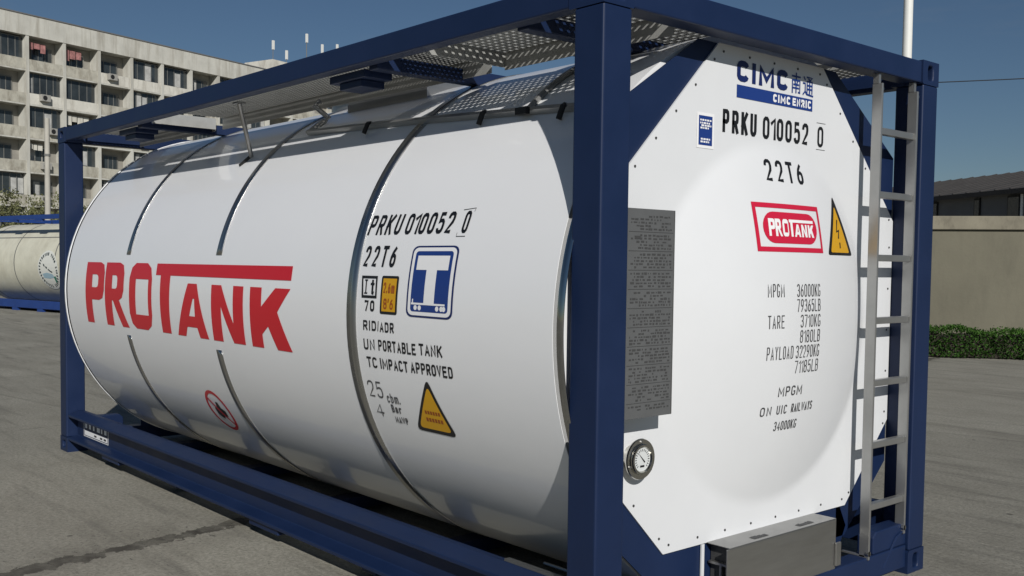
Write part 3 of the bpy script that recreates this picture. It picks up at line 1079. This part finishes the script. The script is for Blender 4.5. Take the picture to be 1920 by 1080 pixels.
mk.text('ON', 1.050, .910, .075, .040, .006, gap=.5).text('UIC', 1.165, .910, .075, .040, .006, gap=.5).text('RAILWAYS', 1.275, .911, .178, .040, .006, gap=.35)
mk.text('34000KG', 1.162, .836, .174, .042, .0055, gap=.35)
mk.build('railway_lettering', GREYINK, panel, on_end)

# ---- data plate beside the left post
dp = MB().box(-.024, -.018, .156, .427, .983, 1.763).build('data_plate', PLATE, tank, bevel=.001)
mk = Marks()
rnd = random.Random(11)
v = 1.735
row = 0
while v > 1.01:
    if row % 6 == 5:
        mk.rect(.168, .416, v, v + .0022)
    else:
        u = .180 + rnd.choice((0, 0, .02, .05))
        while u < .402:
            d = rnd.uniform(.004, .022)
            if rnd.random() < .85:
                mk.rect(u, min(u + d, .408), v - rnd.uniform(.002, .0045), v + rnd.uniform(.002, .0045))
            u += d + rnd.uniform(.003, .012)
    v -= .0118
    row += 1
mk.rect(.20, .232, 1.650, 1.662, .0004)
mk.build('plate_marks', ETCH, dp, lambda u, v, l: (-.0172 + l, u, v))
MB().box(-.0175, -.0160, .156, .160, .985, 1.761).box(-.0175, -.0160, .421, .425, .985, 1.761).build('plate_edge', BRUSH, dp)
MB().box(-.10, -.0245, .1515, .158, 1.05, 1.70).build('plate_bracket', BRUSH, dp)

# ---- thermometer gauge
gg = MB()
GY, GZ = .338, .806


def lathe(prof, cy, cz, n=40):
    b = MB()
    for x, r in prof:
        for i in range(n):
            a = 2 * math.pi * i / n
            b.v.append((x, cy + r * math.cos(a), cz + r * math.sin(a)))
    for j in range(len(prof) - 1):
        for i in range(n):
            b.f.append((j * n + i, j * n + (i + 1) % n, (j + 1) * n + (i + 1) % n, (j + 1) * n + i))
    return b


gauge = lathe([(-.139, .050), (-.100, .050), (-.100, .078), (-.094, .080), (-.088, .078), (-.088, .058), (-.082, .060), (-.076, .058), (-.076, .050), (-.084, .046), (-.084, .0005)], GY, GZ).build('pressure_gauge', CHROME, tank, smooth=True)
lathe([(-.0835, .046), (-.0830, .0005)], GY, GZ).build('gauge_dial', GLASSW, gauge)
mk = Marks()
for a in range(-45, 226, 15):
    c, s_ = math.cos(R(a)), math.sin(R(a))
    mk.stroke([(GY + .032 * c, GZ + .032 * s_), (GY + .041 * c, GZ + .041 * s_)], .003)
mk.poly([(GY + .012, GZ - .014), (GY + .016, GZ - .009), (GY - .024, GZ + .028)], .0006)
mk.rect(GY - .012, GY + .012, GZ - .030, GZ - .022)
mk.build('gauge_needle', BLACK, gauge, lambda u, v, l: (-.0822 + l, u, v))
for a in (90, 200, 320):
    b = MB().tube([(-.0885, GY + .068 * math.cos(R(a)), GZ + .068 * math.sin(R(a))), (-.083, GY + .068 * math.cos(R(a)), GZ + .068 * math.sin(R(a)))], .006, 8)
    b.build('gauge_screw', STEEL, gauge)

# ---- stainless cabinet under the panel
BXT, BXB, BX0, BX1 = .388, .05, -.149, -.018
by0, by1 = .800, 1.625
m = MB()
m.box(BX0, BX1, by0 + .02, by1, BXT - .004, BXT)                     # lid
m.box(BX1 - .006, BX1, by0, by1, BXB, BXT - .0045)                   # front
m.box(BX0, BX1 - .0065, by1 - .006, by1 - .0005, BXB, BXT - .0045)   # far side
m.box(BX0, BX1 - .0065, by0 + .03, by1 - .0065, BXB, BXB + .006)     # floor
cab = m.build('steel_cabinet', BRUSH, tank, bevel=.0015)
MB().box(BX0 + .005, BX1 - .008, by0 + .055, by0 + .060, BXB + .007, BXT - .006).build('cabinet_side', ETCH, cab)
MB().box(BX0 + .012, BX1 - .012, by0 + .030, by0 + .050, .300, .310).box(BX0 + .07, BX0 + .08, by0 + .03, by0 + .05, .10, .2995).build('cabinet_catch', BRUSH, cab)
MB().box(BX0 + .003, BX0 + .010, by0 - .014, by0 + .004, .03, .383).build('cabinet_flange', PANELW, cab)
MB().box(BX1 + .001, BX1 + .012, by1 - .012, by1 + .030, .165, .275).build('latch', BRUSH, cab, bevel=.003)
MB().box(BX1 - .045, BX1 - .008, by1 + .0005, by1 + .035, .175, .265).build('latch', BRUSH, cab, bevel=.003)
mk = Marks()
rnd = random.Random(5)
for u0 in (1.02, 1.36):
    mk = Marks()
    u = u0
    while u < u0 + .10:
        d = rnd.uniform(.006, .016)
        mk.rect(u, u + d + .003, -.062 - rnd.uniform(0, .01), -.040)
        u += d + .002
    mk.build('cabinet_lettering', BLACK, cab, lambda u, v, l: (v, u, BXT + .0012 + l))

# ---- ladder on the right
lad = empty('ladder', (-.02, 2.075, .14))
lad.parent = tank
lad.matrix_parent_inverse = Matrix.Translation((L / 2, -W / 2, 0))
for y, z0 in ((1.905, .140), (2.243, .215)):
    MB().box(-.055, -.004, y - .008, y + .006, z0, 2.43).build('ladder_rail', ALU, lad, bevel=.002)
    MB().box(-.050, -.022, y - .010, y + .010, 2.4305, 2.476).build('ladder_bracket', ALU, lad)
    MB().tube([(-.018, y, z0 + .03), (-.004, y, z0 + .03)], .014, 8).build('ladder_bolt', STEEL, lad)
    MB().tube([(-.018, y + .004, 2.405), (-.006, y + .004, 2.405)], .010, 8).build('ladder_bolt', STEEL, lad)
    MB().box(-.149, -.0255, y - .008, y + .008, z0 + .012, z0 + .020).build('ladder_bracket', ALU, lad)
for k in range(7):
    z = .393 + .3025 * k
    MB().box(-.046, -.014, 1.912, 2.2345, z - .016, z + .016).build('rung', ALU, lad, bevel=.003)

# hose and valve parts seen behind the ladder at the bottom
MB().box(-.30, -.21, 2.03, 2.12, .48, .70).build('valve_box', DARK, tank, bevel=.006)
MB().box(-.2085, -.206, 2.045, 2.070, .655, .705).box(-.2085, -.206, 2.045, 2.066, .50, .55).build('valve_label', STW, tank)
MB().tube([(-.24, 2.05, .47), (-.26, 1.98, .30), (-.32, 1.90, .22), (-.42, 1.85, .18)], .014, 8).build('drain_hose', DARK, tank)
MB().tube([(-.20, 1.96, .262), (-.12, 1.70, .235)], .009, 8).build('drain_pipe', BRUSH, tank)
# steel bar lying on the bottom rail by the near post and the pipe behind it
MB().box(-.60, -.20, .088, .116, .3365, .346).build('bottom_rail_bar', BRUSH, tank)
MB().tube([(-.50, .22, .325), (-.18, .22, .325)], .007, 8).build('drain_pipe', BRUSH, tank)

# ---- label on the far end of the bottom rail
mk = Marks()
mk.ring([(-5.72, .270), (-5.17, .270), (-5.17, .150), (-5.72, .150)], [(-5.71, .264), (-5.18, .264), (-5.18, .156), (-5.71, .156)])
rnd = random.Random(9)
for u in (-5.69, -5.60, -5.51, -5.42, -5.33, -5.26):
    mk.rect(u, u + rnd.uniform(.03, .07), .218, .258)
mk.rect(-5.70, -5.19, .162, .198)
mk.build('rail_label', STW, tank, lambda u, v, l: (u, .0764 - l, v))
mk = Marks()
for u in (-5.48, -5.35, -5.27):
    mk.rect(u, u + .05, .172, .186)
mk.build('rail_label_marks', BLACK, tank, lambda u, v, l: (u, .0756 - l, v))

# ---- top: perforated walkways, cross beams, brackets
def grating(x0, x1, y0, y1, z, pitch=.030, hole=.0135):
    nx, ny = max(1, round((x1 - x0) / pitch)), max(1, round((y1 - y0) / pitch))
    px, py = (x1 - x0) / nx, (y1 - y0) / ny
    m = MB()
    for i in range(nx):
        for j in range(ny):
            cx, cy = x0 + (i + .5) * px, y0 + (j + .5) * py
            n0 = len(m.v)
            h = hole / 2
            for a, b in ((-px / 2, -py / 2), (px / 2, -py / 2), (px / 2, py / 2), (-px / 2, py / 2)):
                m.v.append((cx + a, cy + b, z))
            for a, b in ((-h, -h), (h, -h), (h, h), (-h, h)):
                m.v.append((cx + a, cy + b, z - .007))
            for k in range(4):
                k2 = (k + 1) % 4
                m.f.append((n0 + k, n0 + k2, n0 + 4 + k2, n0 + 4 + k))
    return m


def walkway(x0, x1, y0, y1, lips):
    m = grating(x0 + .005, x1 - .005, y0 + .05, y1 - .005, 2.566, *((.043, .0185) if x0 > -1.3 else (.030, .0135)))
    wk = m.build('walkway', ALU2, tank, solid=.003)
    b = MB()
    b.box(x0, x1, y0, y0 + .0495, 2.562, 2.566)
    for e in lips:
        if e == 'in':
            b.box(x0, x1, y1 - .004, y1, 2.478, 2.5675)
        if e == 'out':
            b.box(x0, x1, y0, y0 + .004, 2.515, 2.5615)
        if e == 'x0':
            b.box(x0 - .004, x0, y0, y1, 2.49, 2.568)
        if e == 'x1':
            b.box(x1, x1 + .004, y0, y1, 2.49, 2.568)
    b.build('walkway_edge', ALU2, wk)
    return wk


for fl in (0, 1):
    for x0, x1, lips in ((-1.22, -.18, ('in', 'x0')), (-4.30, -1.32, ('in',)), (-5.86, -4.42, ('in', 'x1'))):
        y0, y1 = .125, .590
        if fl:
            y0, y1 = W - .590, W - .125
            lips = tuple('out' if e == 'in' else e for e in lips)
        walkway(x0, x1, y0, y1, lips)
walkway(-.80, -.18, .60, W - .60, ('x0',))
for xx in (-1.62, -4.55):
    MB().box(xx, xx + .075, .077, W - .077, 2.462, 2.530).build('cross_beam', BLUE, tank, bevel=.005)
    MB().box(xx - .36, xx - .04, .078, .24, 2.440, 2.4775).build('rail_bracket', BLUE, tank, bevel=.004)
    MB().box(xx - .30, xx - .10, .10, .235, 2.405, 2.4395).build('rail_bracket', BLUE, tank, bevel=.004)
MB().box(-.55, -.48, .077, W - .077, 2.470, 2.535).build('cross_beam', BLUE, tank, bevel=.005)

# manhole and valve box on top
ml = lathe([(0, .27), (.10, .27), (.10, .31), (.115, .31), (.13, .26), (.145, .12), (.15, .001)], 0, 0)
b = MB()
for (h, yy, zz) in ml.v:
    b.v.append((-3.35 + yy, TY + zz, 2.50 + h))
b.f = ml.f
man = b.build('manhole', BRUSH, tank, smooth=True)
for k in range(8):
    a = 2 * math.pi * k / 8
    px_, py_ = -3.35 + .29 * math.cos(a), TY + .29 * math.sin(a)
    MB().tube([(px_, py_, 2.59), (px_, py_, 2.66)], .016, 6).build('manhole_bolt', STEEL, man)
sb = MB()
sb.box(-2.75, -1.95, .66, .675, 2.36, 2.545).box(-2.75, -1.95, 1.765, 1.78, 2.36, 2.545).box(-2.75, -2.735, .6755, 1.7645, 2.36, 2.545).box(-1.965, -1.95, .6755, 1.7645, 2.36, 2.545)
sb = sb.build('valve_tray', BRUSH, tank)
for xx, yy in ((-2.6, .80), (-2.35, .78), (-2.1, .84), (-2.5, 1.2), (-2.2, 1.3)):
    MB().tube([(xx, yy, 2.44), (xx, yy, 2.60)], .045, 10).tube([(xx, yy, 2.575), (xx + .10, yy, 2.59)], .012, 6).build('top_valve', DARK, tank, smooth=True)

# cover-sheet edge: flat bar along the upper tank with its clamps and end straps
def off(x, s, h):
    a = s / TR
    r = TR + h
    return Vector((x, TY - r * math.cos(a), TZ + r * math.sin(a)))


bar = MB()
pts = [(-2.77, 1.118), (-2.0, 1.068), (-1.35, 1.018), (-.70, .966), (-.20, .925)]
for (xa, sa), (xb, sb_) in zip(pts, pts[1:]):
    P = [off(xa, sa, .004), off(xa, sa, .030), off(xa, sa + .022, .030), off(xa, sa + .022, .004)]
    Q = [off(xb, sb_, .004), off(xb, sb_, .030), off(xb, sb_ + .022, .030), off(xb, sb_ + .022, .004)]
    n0 = len(bar.v)
    bar.v += [tuple(p) for p in P + Q]
    for k in range(4):
        k2 = (k + 1) % 4
        bar.f.append((n0 + k, n0 + k2, n0 + 4 + k2, n0 + 4 + k))
edge = bar.build('cover_edge_bar', ALU, shell_o)
for xx, s_ in ((-2.05, 1.070), (-1.02, .990), (-.47, .945)):
    MB().tube([off(xx - .03, s_ + .03, .02), off(xx, s_ - .005, .040), off(xx - .015, s_ - .05, .012)], .012, 6).build('clamp', DARK, shell_o)
MB().tube([off(-.745, .985 + .04 * i, .012) for i in range(14)], .014, 6).build('end_strap', ALU, shell_o, smooth=True)
MB().box(-.77, -.70, .262, .285, 2.185, 2.215).build('clamp', DARK, shell_o)
MB().tube([off(-2.80, 1.13 + .035 * i, .014) for i in range(6)] + [Vector((-2.80, .46, 2.47)), Vector((-2.80, .50, 2.50))], .016, 6).build('end_strap', ALU, shell_o, smooth=True)
# tie rod from the walkway down to the tank
tie = MB().tube([(-3.06, .112, 2.476), (-3.28, .300, 2.195)], .014, 8).build('tie_rod', BRUSH, tank, smooth=True)
MB().box(-3.10, -3.03, .09, .14, 2.470, 2.479).build('tie_rod_foot', BRUSH, tie)
MB().tube([(-3.28, .300, 2.200), (-3.36, .262, 2.140)], .010, 6).build('tie_rod_hook', DARK, tie)

# ================================================================== cream tank container in the background
T2L, T2H, T2R = 6.058, 2.80, 1.20
bx = empty('cream_tank_container', (-29.13, 6.036, 0), R(11))
tag(bx, 'weathered cream tank in a bright blue frame, parked in the yard behind the first container', 'tank container')
# local: x along the container, near side is y = 0
loc = dict(parent=bx, local=True)
m = MB()
n = 64
xs = [-3.0 + 6.0 * i / 8 for i in range(9)]
T2Z = 1.40
for x in xs:
    for i in range(n):
        a = 2 * math.pi * i / n
        m.v.append((x, 1.22 - T2R * math.cos(a), T2Z + T2R * math.sin(a)))
for j in range(len(xs) - 1):
    for i in range(n):
        m.f.append((j * n + i, j * n + (i + 1) % n, (j + 1) * n + (i + 1) % n, (j + 1) * n + i))
m.f.append(tuple(range(n)))
m.f.append(tuple((len(xs) - 1) * n + i for i in range(n)))
ct = m.build('tank_shell', CREAM, smooth=True, **loc)
lc = dict(parent=ct, local=True)


def on_cream(u, v, lift):
    a = v / T2R
    r = T2R + .004 + lift
    return (u, 1.22 - r * math.cos(a), T2Z + r * math.sin(a))


for x in (-2.55, -.81, 1.56, 2.6):
    mk = Marks()
    mk.rect(x, x + .045, -1.5, 1.55)
    mk.build('strap', WFRAME, None, on_cream, cut=.12).parent = ct
mk = Marks()
mk.rect(-3.0, 3.0, .80, .83, .002)
mk.build('cover_edge_bar', WFRAME, None, on_cream).parent = ct
# round emblem: ring of lettering, map-like marks
EU, EV = 1.20, -.20
mk = Marks().poly([(EU + .58 * math.cos(R(a)), EV + .58 * math.sin(R(a))) for a in range(0, 360, 10)], .004)
mk.build('emblem', mat('emblem_white', (.66, .67, .62), .5), None, on_cream, cut=.1).parent = ct
mk = Marks()
rnd = random.Random(4)
for a in range(0, 360, 11):
    if rnd.random() < .12:
        continue
    c, s_ = math.cos(R(a)), math.sin(R(a))
    mk.stroke([(EU + .43 * c, EV + .43 * s_), (EU + .52 * c, EV + .52 * s_)], rnd.uniform(.03, .06), lift=.007)
    c2, s2 = math.cos(R(a + 4)), math.sin(R(a + 4))
    mk.stroke([(EU + .50 * c, EV + .50 * s_), (EU + .50 * c2, EV + .50 * s2)], .03, lift=.0075)
mk.poly([(EU - .26, EV + .20), (EU - .18, EV + .17), (EU - .16, EV + .10), (EU - .24, EV + .13)], .007)
mk.poly([(EU - .12, EV + .13), (EU - .04, EV + .10), (EU - .05, EV + .04), (EU - .13, EV + .08)], .007)
mk.stroke([(EU + .0, EV + .04), (EU + .12, EV - .02), (EU + .22, EV - .05)], .04, lift=.007)
mk.build('emblem_lettering', mat('emblem_dark_ink', (.03, .045, .05), .5), None, on_cream).parent = ct
mk = Marks()
mk.poly([(EU - .36, EV - .10), (EU - .1, EV - .06), (EU + .2, EV - .10), (EU + .3, EV - .20), (EU + .0, EV - .24), (EU - .32, EV - .22)], .006)
mk.build('emblem_blue_field', mat('emblem_pale_blue', (.30, .43, .50), .5), None, on_cream, cut=.1).parent = ct
mk = Marks()
mk.poly([(EU + .24, EV - .18), (EU + .36, EV - .16), (EU + .34, EV - .34), (EU + .26, EV - .36)], .008)
mk.build('emblem_green_mark', mat('emblem_green', (.02, .16, .11), .5), None, on_cream, cut=.1).parent = ct
for yy in (0.0, 2.438 - .10):
    MB().box(-2.86, 2.86, yy, yy + .10, T2H - .13, T2H).build('side_rail', BLUE2, bevel=.008, **loc)
    MB().box(-2.86, 2.86, yy, yy + .10, .09, .32).build('bottom_rail', BLUE2, bevel=.008, **loc)
    for xx in (-3.029, 2.86):
        MB().box(xx, xx + .169, yy - .001, yy + .161 if yy == 0 else yy + .101, 0, T2H + .005).build('corner_post', BLUE2, bevel=.01, **loc)
for xx in (-3.02, 2.90):
    MB().box(xx, xx + .12, .17, 2.27, T2H - .12, T2H - .01).build('end_rail', BLUE2, **loc)
    MB().box(xx, xx + .12, .17, 2.27, .04, .16).build('bottom_end_rail', BLUE2, **loc)
for xx in (-.9, .6):
    MB().box(xx, xx + .30, .0, .10, .0, .0895).build('skid', BLUE2, **loc)
    MB().box(xx - .1, xx + .3, -.006, .09, T2H - .19, T2H - .131).build('rail_bracket', BLUE2, **loc)
MB().box(-2.7, 2.7, .25, 2.2, .05, .20).build('saddle', BLUE2, **loc)

# ================================================================== apartment block
AZ = R(107)
bd = empty('apartment_block', (-80.95, 18.27, 0), AZ)
tag(bd, 'weathered concrete apartment block with stacked balconies rising behind the container on the left', 'building')
# local: x runs along the facade to the right, y = 0 is the facade, +y goes INTO the building (away from the viewer)
lb = dict(parent=bd, local=True)
FH, BW, X0, NB, NF = 2.62, 3.17, -13.45, 16, 7
XE = X0 + NB * BW
ZT = 18.72
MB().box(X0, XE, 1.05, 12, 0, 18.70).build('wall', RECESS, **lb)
MB().box(X0 - .2, XE + .2, -.06, 12.1, ZT, 20.27).build('parapet', CONC, **lb)
MB().box(X0 - .25, XE + .25, -.12, 12.2, 20.275, 20.36).build('parapet_coping', WALLG, **lb)
for i in range(NB + 1):
    x = X0 + i * BW
    MB().box(x - .13, x + .13, -.02, 1.049, 0, ZT - .003).build('pillar', CONC, **lb)
rnd = random.Random(21)
for f in range(NF):
    z = ZT - (f + 1) * FH
    if z < 0:
        z = 0.0
    MB().box(X0 + .131, XE - .131, .02, 1.048, z - .10, z + .02).build('floor_slab', CONC, **lb) if z > .2 else None
    for i in range(NB):
        x = X0 + i * BW + .1305
        x1 = X0 + (i + 1) * BW - .1305
        style = rnd.random()
        ft = .86 + rnd.choice((0, 0, .03, -.03))
        MB().box(x, x1, .012, .12, z + .021, z + ft).build('balcony_front', CONC3 if rnd.random() < .22 else CONC2, **lb)
        zt = z + FH - .11
        if i < 2 or i > 12:
            continue                       # outside the frame or behind the container
        if style < .42:                    # glazed in at the front
            y = .42
            nb = rnd.choice((4, 5, 6))
            fr = MB()
            fr.box(x, x1, y, y + .05, zt - .06, zt).box(x, x1, y, y + .05, z + ft + .001, z + ft + .05)
            for k in range(nb + 1):
                xx = x + (x1 - x - .05) * k / nb
                fr.box(xx, xx + .05, y + .001, y + .049, z + ft + .051, zt - .061)
            fo = fr.build('window', WFRAME, **lb)
            MB().box(x + .02, x1 - .02, y + .02, y + .03, z + ft + .05, zt - .06).build('pane', WGLASS, parent=fo, local=True)
            for k in range(nb):
                if rnd.random() < .28:
                    xx = x + (x1 - x) * k / nb
                    MB().box(xx + .08, xx + (x1 - x) / nb - .05, y + .008, y + .018, z + ft + .10, zt - .10 - rnd.choice((0, .3))).build('curtain', CURT, parent=fo, local=True)
        else:                              # open loggia with a window in the back wall
            y = .97
            wx0 = x + rnd.uniform(.25, .9)
            wx1 = x1 - rnd.uniform(.25, .7)
            fr = MB()
            fr.box(wx0, wx1, y, y + .05, z + 2.0, z + 2.08).box(wx0, wx1, y, y + .05, z + .86, z + .93)
            for k in range(4):
                xx = wx0 + (wx1 - wx0 - .06) * k / 3
                fr.box(xx, xx + .06, y + .001, y + .049, z + .931, z + 1.999)
            fo = fr.build('window', CONC3 if rnd.random() < .4 else WFRAME, **lb)
            MB().box(wx0 + .02, wx1 - .02, y + .02, y + .03, z + .93, z + 2.0).build('pane', WGLASS, parent=fo, local=True)
            if rnd.random() < .4:
                MB().box(wx0 + .1, wx0 + .65, y + .006, y + .016, z + .95, z + 1.98).build('curtain', CURT, parent=fo, local=True)
            if rnd.random() < .30:
                cl = MB()
                xx = x + rnd.uniform(.2, .6)
                for k in range(rnd.randint(2, 5)):
                    ww = rnd.uniform(.25, .5)
                    cl.box(xx, xx + ww, .42 + .02 * k, .44 + .02 * k, zt - .25 - rnd.uniform(.4, .9), zt - .25)
                    xx += ww + .08
                    if xx > x1 - .6:
                        break
                cl.build('hanging_laundry', rnd.choice((CURT, LAUND, CONC3)), **lb)
        r_ = rnd.random()
        if r_ < .26:
            xx = rnd.uniform(x + .15, x1 - 1.0)
            zz = z + rnd.choice((.28, .34, .42))
            ac = MB().box(xx, xx + .80, -.33, .0115, zz, zz + .52).build('air_conditioner', ACM, bevel=.02, **lb)
            fan = MB().tube([(xx + .30, -.333, zz + .26), (xx + .30, -.340, zz + .26)], .19, 14)
            fan.build('fan_grille', DARK, parent=ac, local=True)
# hut and aerials on the roof
MB().box(29.3, 32.6, 1.0, 5, 20.37, 21.75).build('roof_hut', CONC3, **lb)
for x, y, z0, z1, r in ((29.53, 1.2, 21.76, 23.4, .04), (31.4, 1.2, 21.76, 22.75, .035), (34.32, 1.2, 20.37, 25.0, .05), (36.66, 1.2, 20.37, 24.35, .05), (39.0, 1.2, 20.37, 24.8, .05)):
    an = MB().tube([(x, y, z0), (x, y, z1)], r, 6).build('aerial_mast', WFRAME, **lb)
    MB().box(x - .11, x + .11, y - .12, y + .06, z1 - .65, z1 + .25).build('aerial_panel', POLEW, parent=an, local=True)

# ================================================================== boundary wall, hedge, warehouse
WAZ = R(37)
wl = empty('boundary_wall', (-6.62, 17.35, 0), WAZ)
tag(wl, 'plain beige rendered boundary wall with a stone coping behind the clipped hedge', 'wall')
MB().box(-14, 26, 0, .24, 0, 2.335).build('wall_face', BEIGE, parent=wl, local=True)
MB().box(-14, 26, -.07, .31, 2.337, 2.605).build('coping', COPE, parent=wl, local=True, bevel=.015)


def leaves(name, material, pts, size, rnd_, parent=None, flat=0.0):
    vs, fs = [], []
    for p in pts:
        d = Vector((rnd_.gauss(0, 1), rnd_.gauss(0, 1), rnd_.gauss(0, 1) + flat)).normalized()
        a = d.orthogonal().normalized()
        a.rotate(Matrix.Rotation(rnd_.uniform(0, 6.28), 3, d))
        b = d.cross(a)
        s_ = size * rnd_.uniform(.6, 1.35)
        n0 = len(vs)
        P = Vector(p)
        vs += [tuple(P - a * s_), tuple(P + b * s_ * .5 + d * s_ * .12), tuple(P + a * s_), tuple(P - b * s_ * .5 + d * s_ * .12)]
        fs.append((n0, n0 + 1, n0 + 2, n0 + 3))
    me = bpy.data.meshes.new(name)
    me.from_pydata(vs, [], fs)
    return link(name, me, material, parent, local=True)


hd = empty('clipped_hedge', (-6.25, 14.30, 0), WAZ)
tag(hd, 'low clipped green hedge along the foot of the beige wall', 'hedge')
rnd = random.Random(2)
P1, P2 = [], []
HL0, HL1 = -7.0, 12.0
for k in range(44000):
    x = rnd.uniform(HL0, HL1)
    top = .50 + .035 * math.sin(x * 3.1) + .03 * math.sin(x * 7.7 + 1) + rnd.gauss(0, .022)
    if rnd.random() < .45:
        y, z = rnd.uniform(0, 1.0), top - abs(rnd.gauss(0, .035))
    else:
        y = .04 + abs(rnd.gauss(0, .07)) + .05 * math.sin(x * 5.3)
        z = rnd.uniform(.03, top)
    (P2 if (rnd.random() < .30 + .5 * (z > top - .05)) else P1).append((x, y, z))  # leaves near the top mostly take the sunlit green
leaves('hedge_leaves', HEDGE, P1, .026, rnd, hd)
leaves('hedge_sunlit_leaves', HEDGE2, P2, .024, rnd, hd)
tw = MB()
for k in range(60):
    x = HL0 + .2 + (HL1 - HL0 - .4) * k / 60
    tw.box(x - .16, x + .16, .18, .92, .02, .36 + .03 * (k % 3))
tw.build('hedge_stems', TWIG, hd, local=True)

WH = empty('grey_warehouse', (-12.0, 29.5, 0), R(152))
tag(WH, 'low warehouse with a dark grey brown pitched roof beyond the beige wall', 'building')
# local: x runs away along the eaves, facade at y = 0 facing the viewer on the +y side
MB().box(-22, 30, -9, 0, 0, 3.93).build('wall', WALLG, parent=WH, local=True)
rf = MB()
rf.prism([(.30, 3.83), (.30, 3.97), (-4.5, 5.10), (-9.3, 3.97), (-9.3, 3.83), (-4.5, 4.94)], -22.4, 30.4, 0)
rfo = rf.build('roof', ROOFM, parent=WH, local=True)
rb = MB()
for k in range(80):
    x = -22.2 + .66 * k
    n0 = len(rb.v)
    rb.v += [(x, .29, 3.976), (x + .10, .29, 3.976), (x + .10, -4.48, 5.098), (x, -4.48, 5.098), (x + .05, .29, 4.005), (x + .05, -4.48, 5.127)]
    rb.f += [(n0, n0 + 4, n0 + 5, n0 + 3), (n0 + 4, n0 + 1, n0 + 2, n0 + 5)]
rb.build('roof_ribs', ROOFM, parent=rfo, local=True)
for x, ww in ((-11.4, .5), (-9.2, .5), (-7.4, .5), (-5.5, .5), (-3.6, .5), (-1.82, .52), (-.06, .27), (2.05, .5), (4.0, .5)):
    wo = MB().box(x, x + ww, .001, .05, 1.4, 3.80).build('window', DARK, parent=WH, local=True)
    MB().box(x + .03, x + ww - .03, .052, .056, 1.46, 3.74).build('pane', WGLASS, parent=wo, local=True)
MB().box(-1.93, -1.83, .0, .03, 1.3, 3.82).build('window_frame', POLEW, parent=WH, local=True)

# ================================================================== poles and cable
pl = empty('white_lamp_post', (-4.086, 9.784, 0))
tag(pl, 'tall white pole standing behind the right end of the tank container', 'pole')
MB().tube([(0, 0, 0), (0, 0, 4), (0, 0, 9)], .070, 20, r1=.050).build('shaft', POLEW, pl, smooth=True, local=True)
MB().tube([(0, 0, 0), (0, 0, .03)], .17, 16).build('base_plate', POLEW, pl, local=True)
MB().tube([(0, 0, 9), (.4, -.3, 9.35), (1.2, -.9, 9.5)], .035, 8).build('arm', POLEW, pl, smooth=True, local=True)
MB().box(1.05, 1.65, -1.05, -.75, 9.46, 9.58).build('lamp_head', POLEW, pl, local=True, bevel=.03)

up = empty('concrete_utility_pole', (-35.91, 8.62, 0))
tag(up, 'slim bare concrete utility pole in front of the apartment block', 'pole')
MB().tube([(0, 0, 0), (0, 0, 6.55)], .115, 12, r1=.085).build('shaft', POLEC, up, smooth=True, local=True)
MB().tube([(0, 0, 5.2), (0, 0, 5.28)], .11, 10).build('pole_band', WFRAME, up, local=True)

cb = MB()
A, B = Vector((-19.0, 17.0, 6.42)), Vector((16.0, 36.0, 7.2))
pts = []
for i in range(41):
    t = i / 40
    p = A.lerp(B, t)
    p.z -= 4 * .55 * t * (1 - t)
    pts.append(p)
cb.tube(pts, .013, 5)
tag(cb.build('overhead_cable', CABLE, smooth='all'), 'thin dark overhead cable crossing the sky at the right', 'cable')

# ================================================================== trees at the foot of the apartment block
def tree(name, x, y, h, r, label, seed):
    rn = random.Random(seed)
    t = empty(name, (x, y, 0))
    tag(t, label, 'tree', group='young trees before the apartment block')
    tr = MB()
    tr.tube([(0, 0, 0), (.05, .03, h * .35), (0, .1, h * .62)], .09, 8, r1=.05)
    tips = []
    for k in range(9):
        a = 2 * math.pi * k / 9 + rn.uniform(-.3, .3)
        zz = h * rn.uniform(.30, .60)
        e = Vector((r * .75 * math.cos(a), r * .75 * math.sin(a), zz + h * rn.uniform(.15, .36)))
        tr.tube([(0, .05, zz), e * .5 + Vector((0, 0, zz * .55)), e], .035, 5, r1=.012)
        tips.append(e)
    tips.append(Vector((0, .1, h * .9)))
    tr.build('trunk', TWIG, t, local=True)
    pts = []
    for e in tips:
        for c in range(7):
            cc = e + Vector((rn.gauss(0, .38), rn.gauss(0, .38), rn.gauss(0, .35)))
            for q in range(42):
                pts.append(cc + Vector((rn.gauss(0, .17), rn.gauss(0, .17), rn.gauss(0, .14))))
    leaves('crown', LEAF, pts, .085, rn, t)


tree('young_tree', -55.6, 12.5, 4.9, 1.6, 'leftmost of the young trees, thin and partly cut by the picture edge', 1)
tree('young_tree', -53.3, 13.6, 4.4, 1.5, 'olive young tree just left of the concrete utility pole', 2)
tree('young_tree', -57.0, 16.2, 4.7, 1.6, 'young tree right of the concrete utility pole beside the blue post', 3)
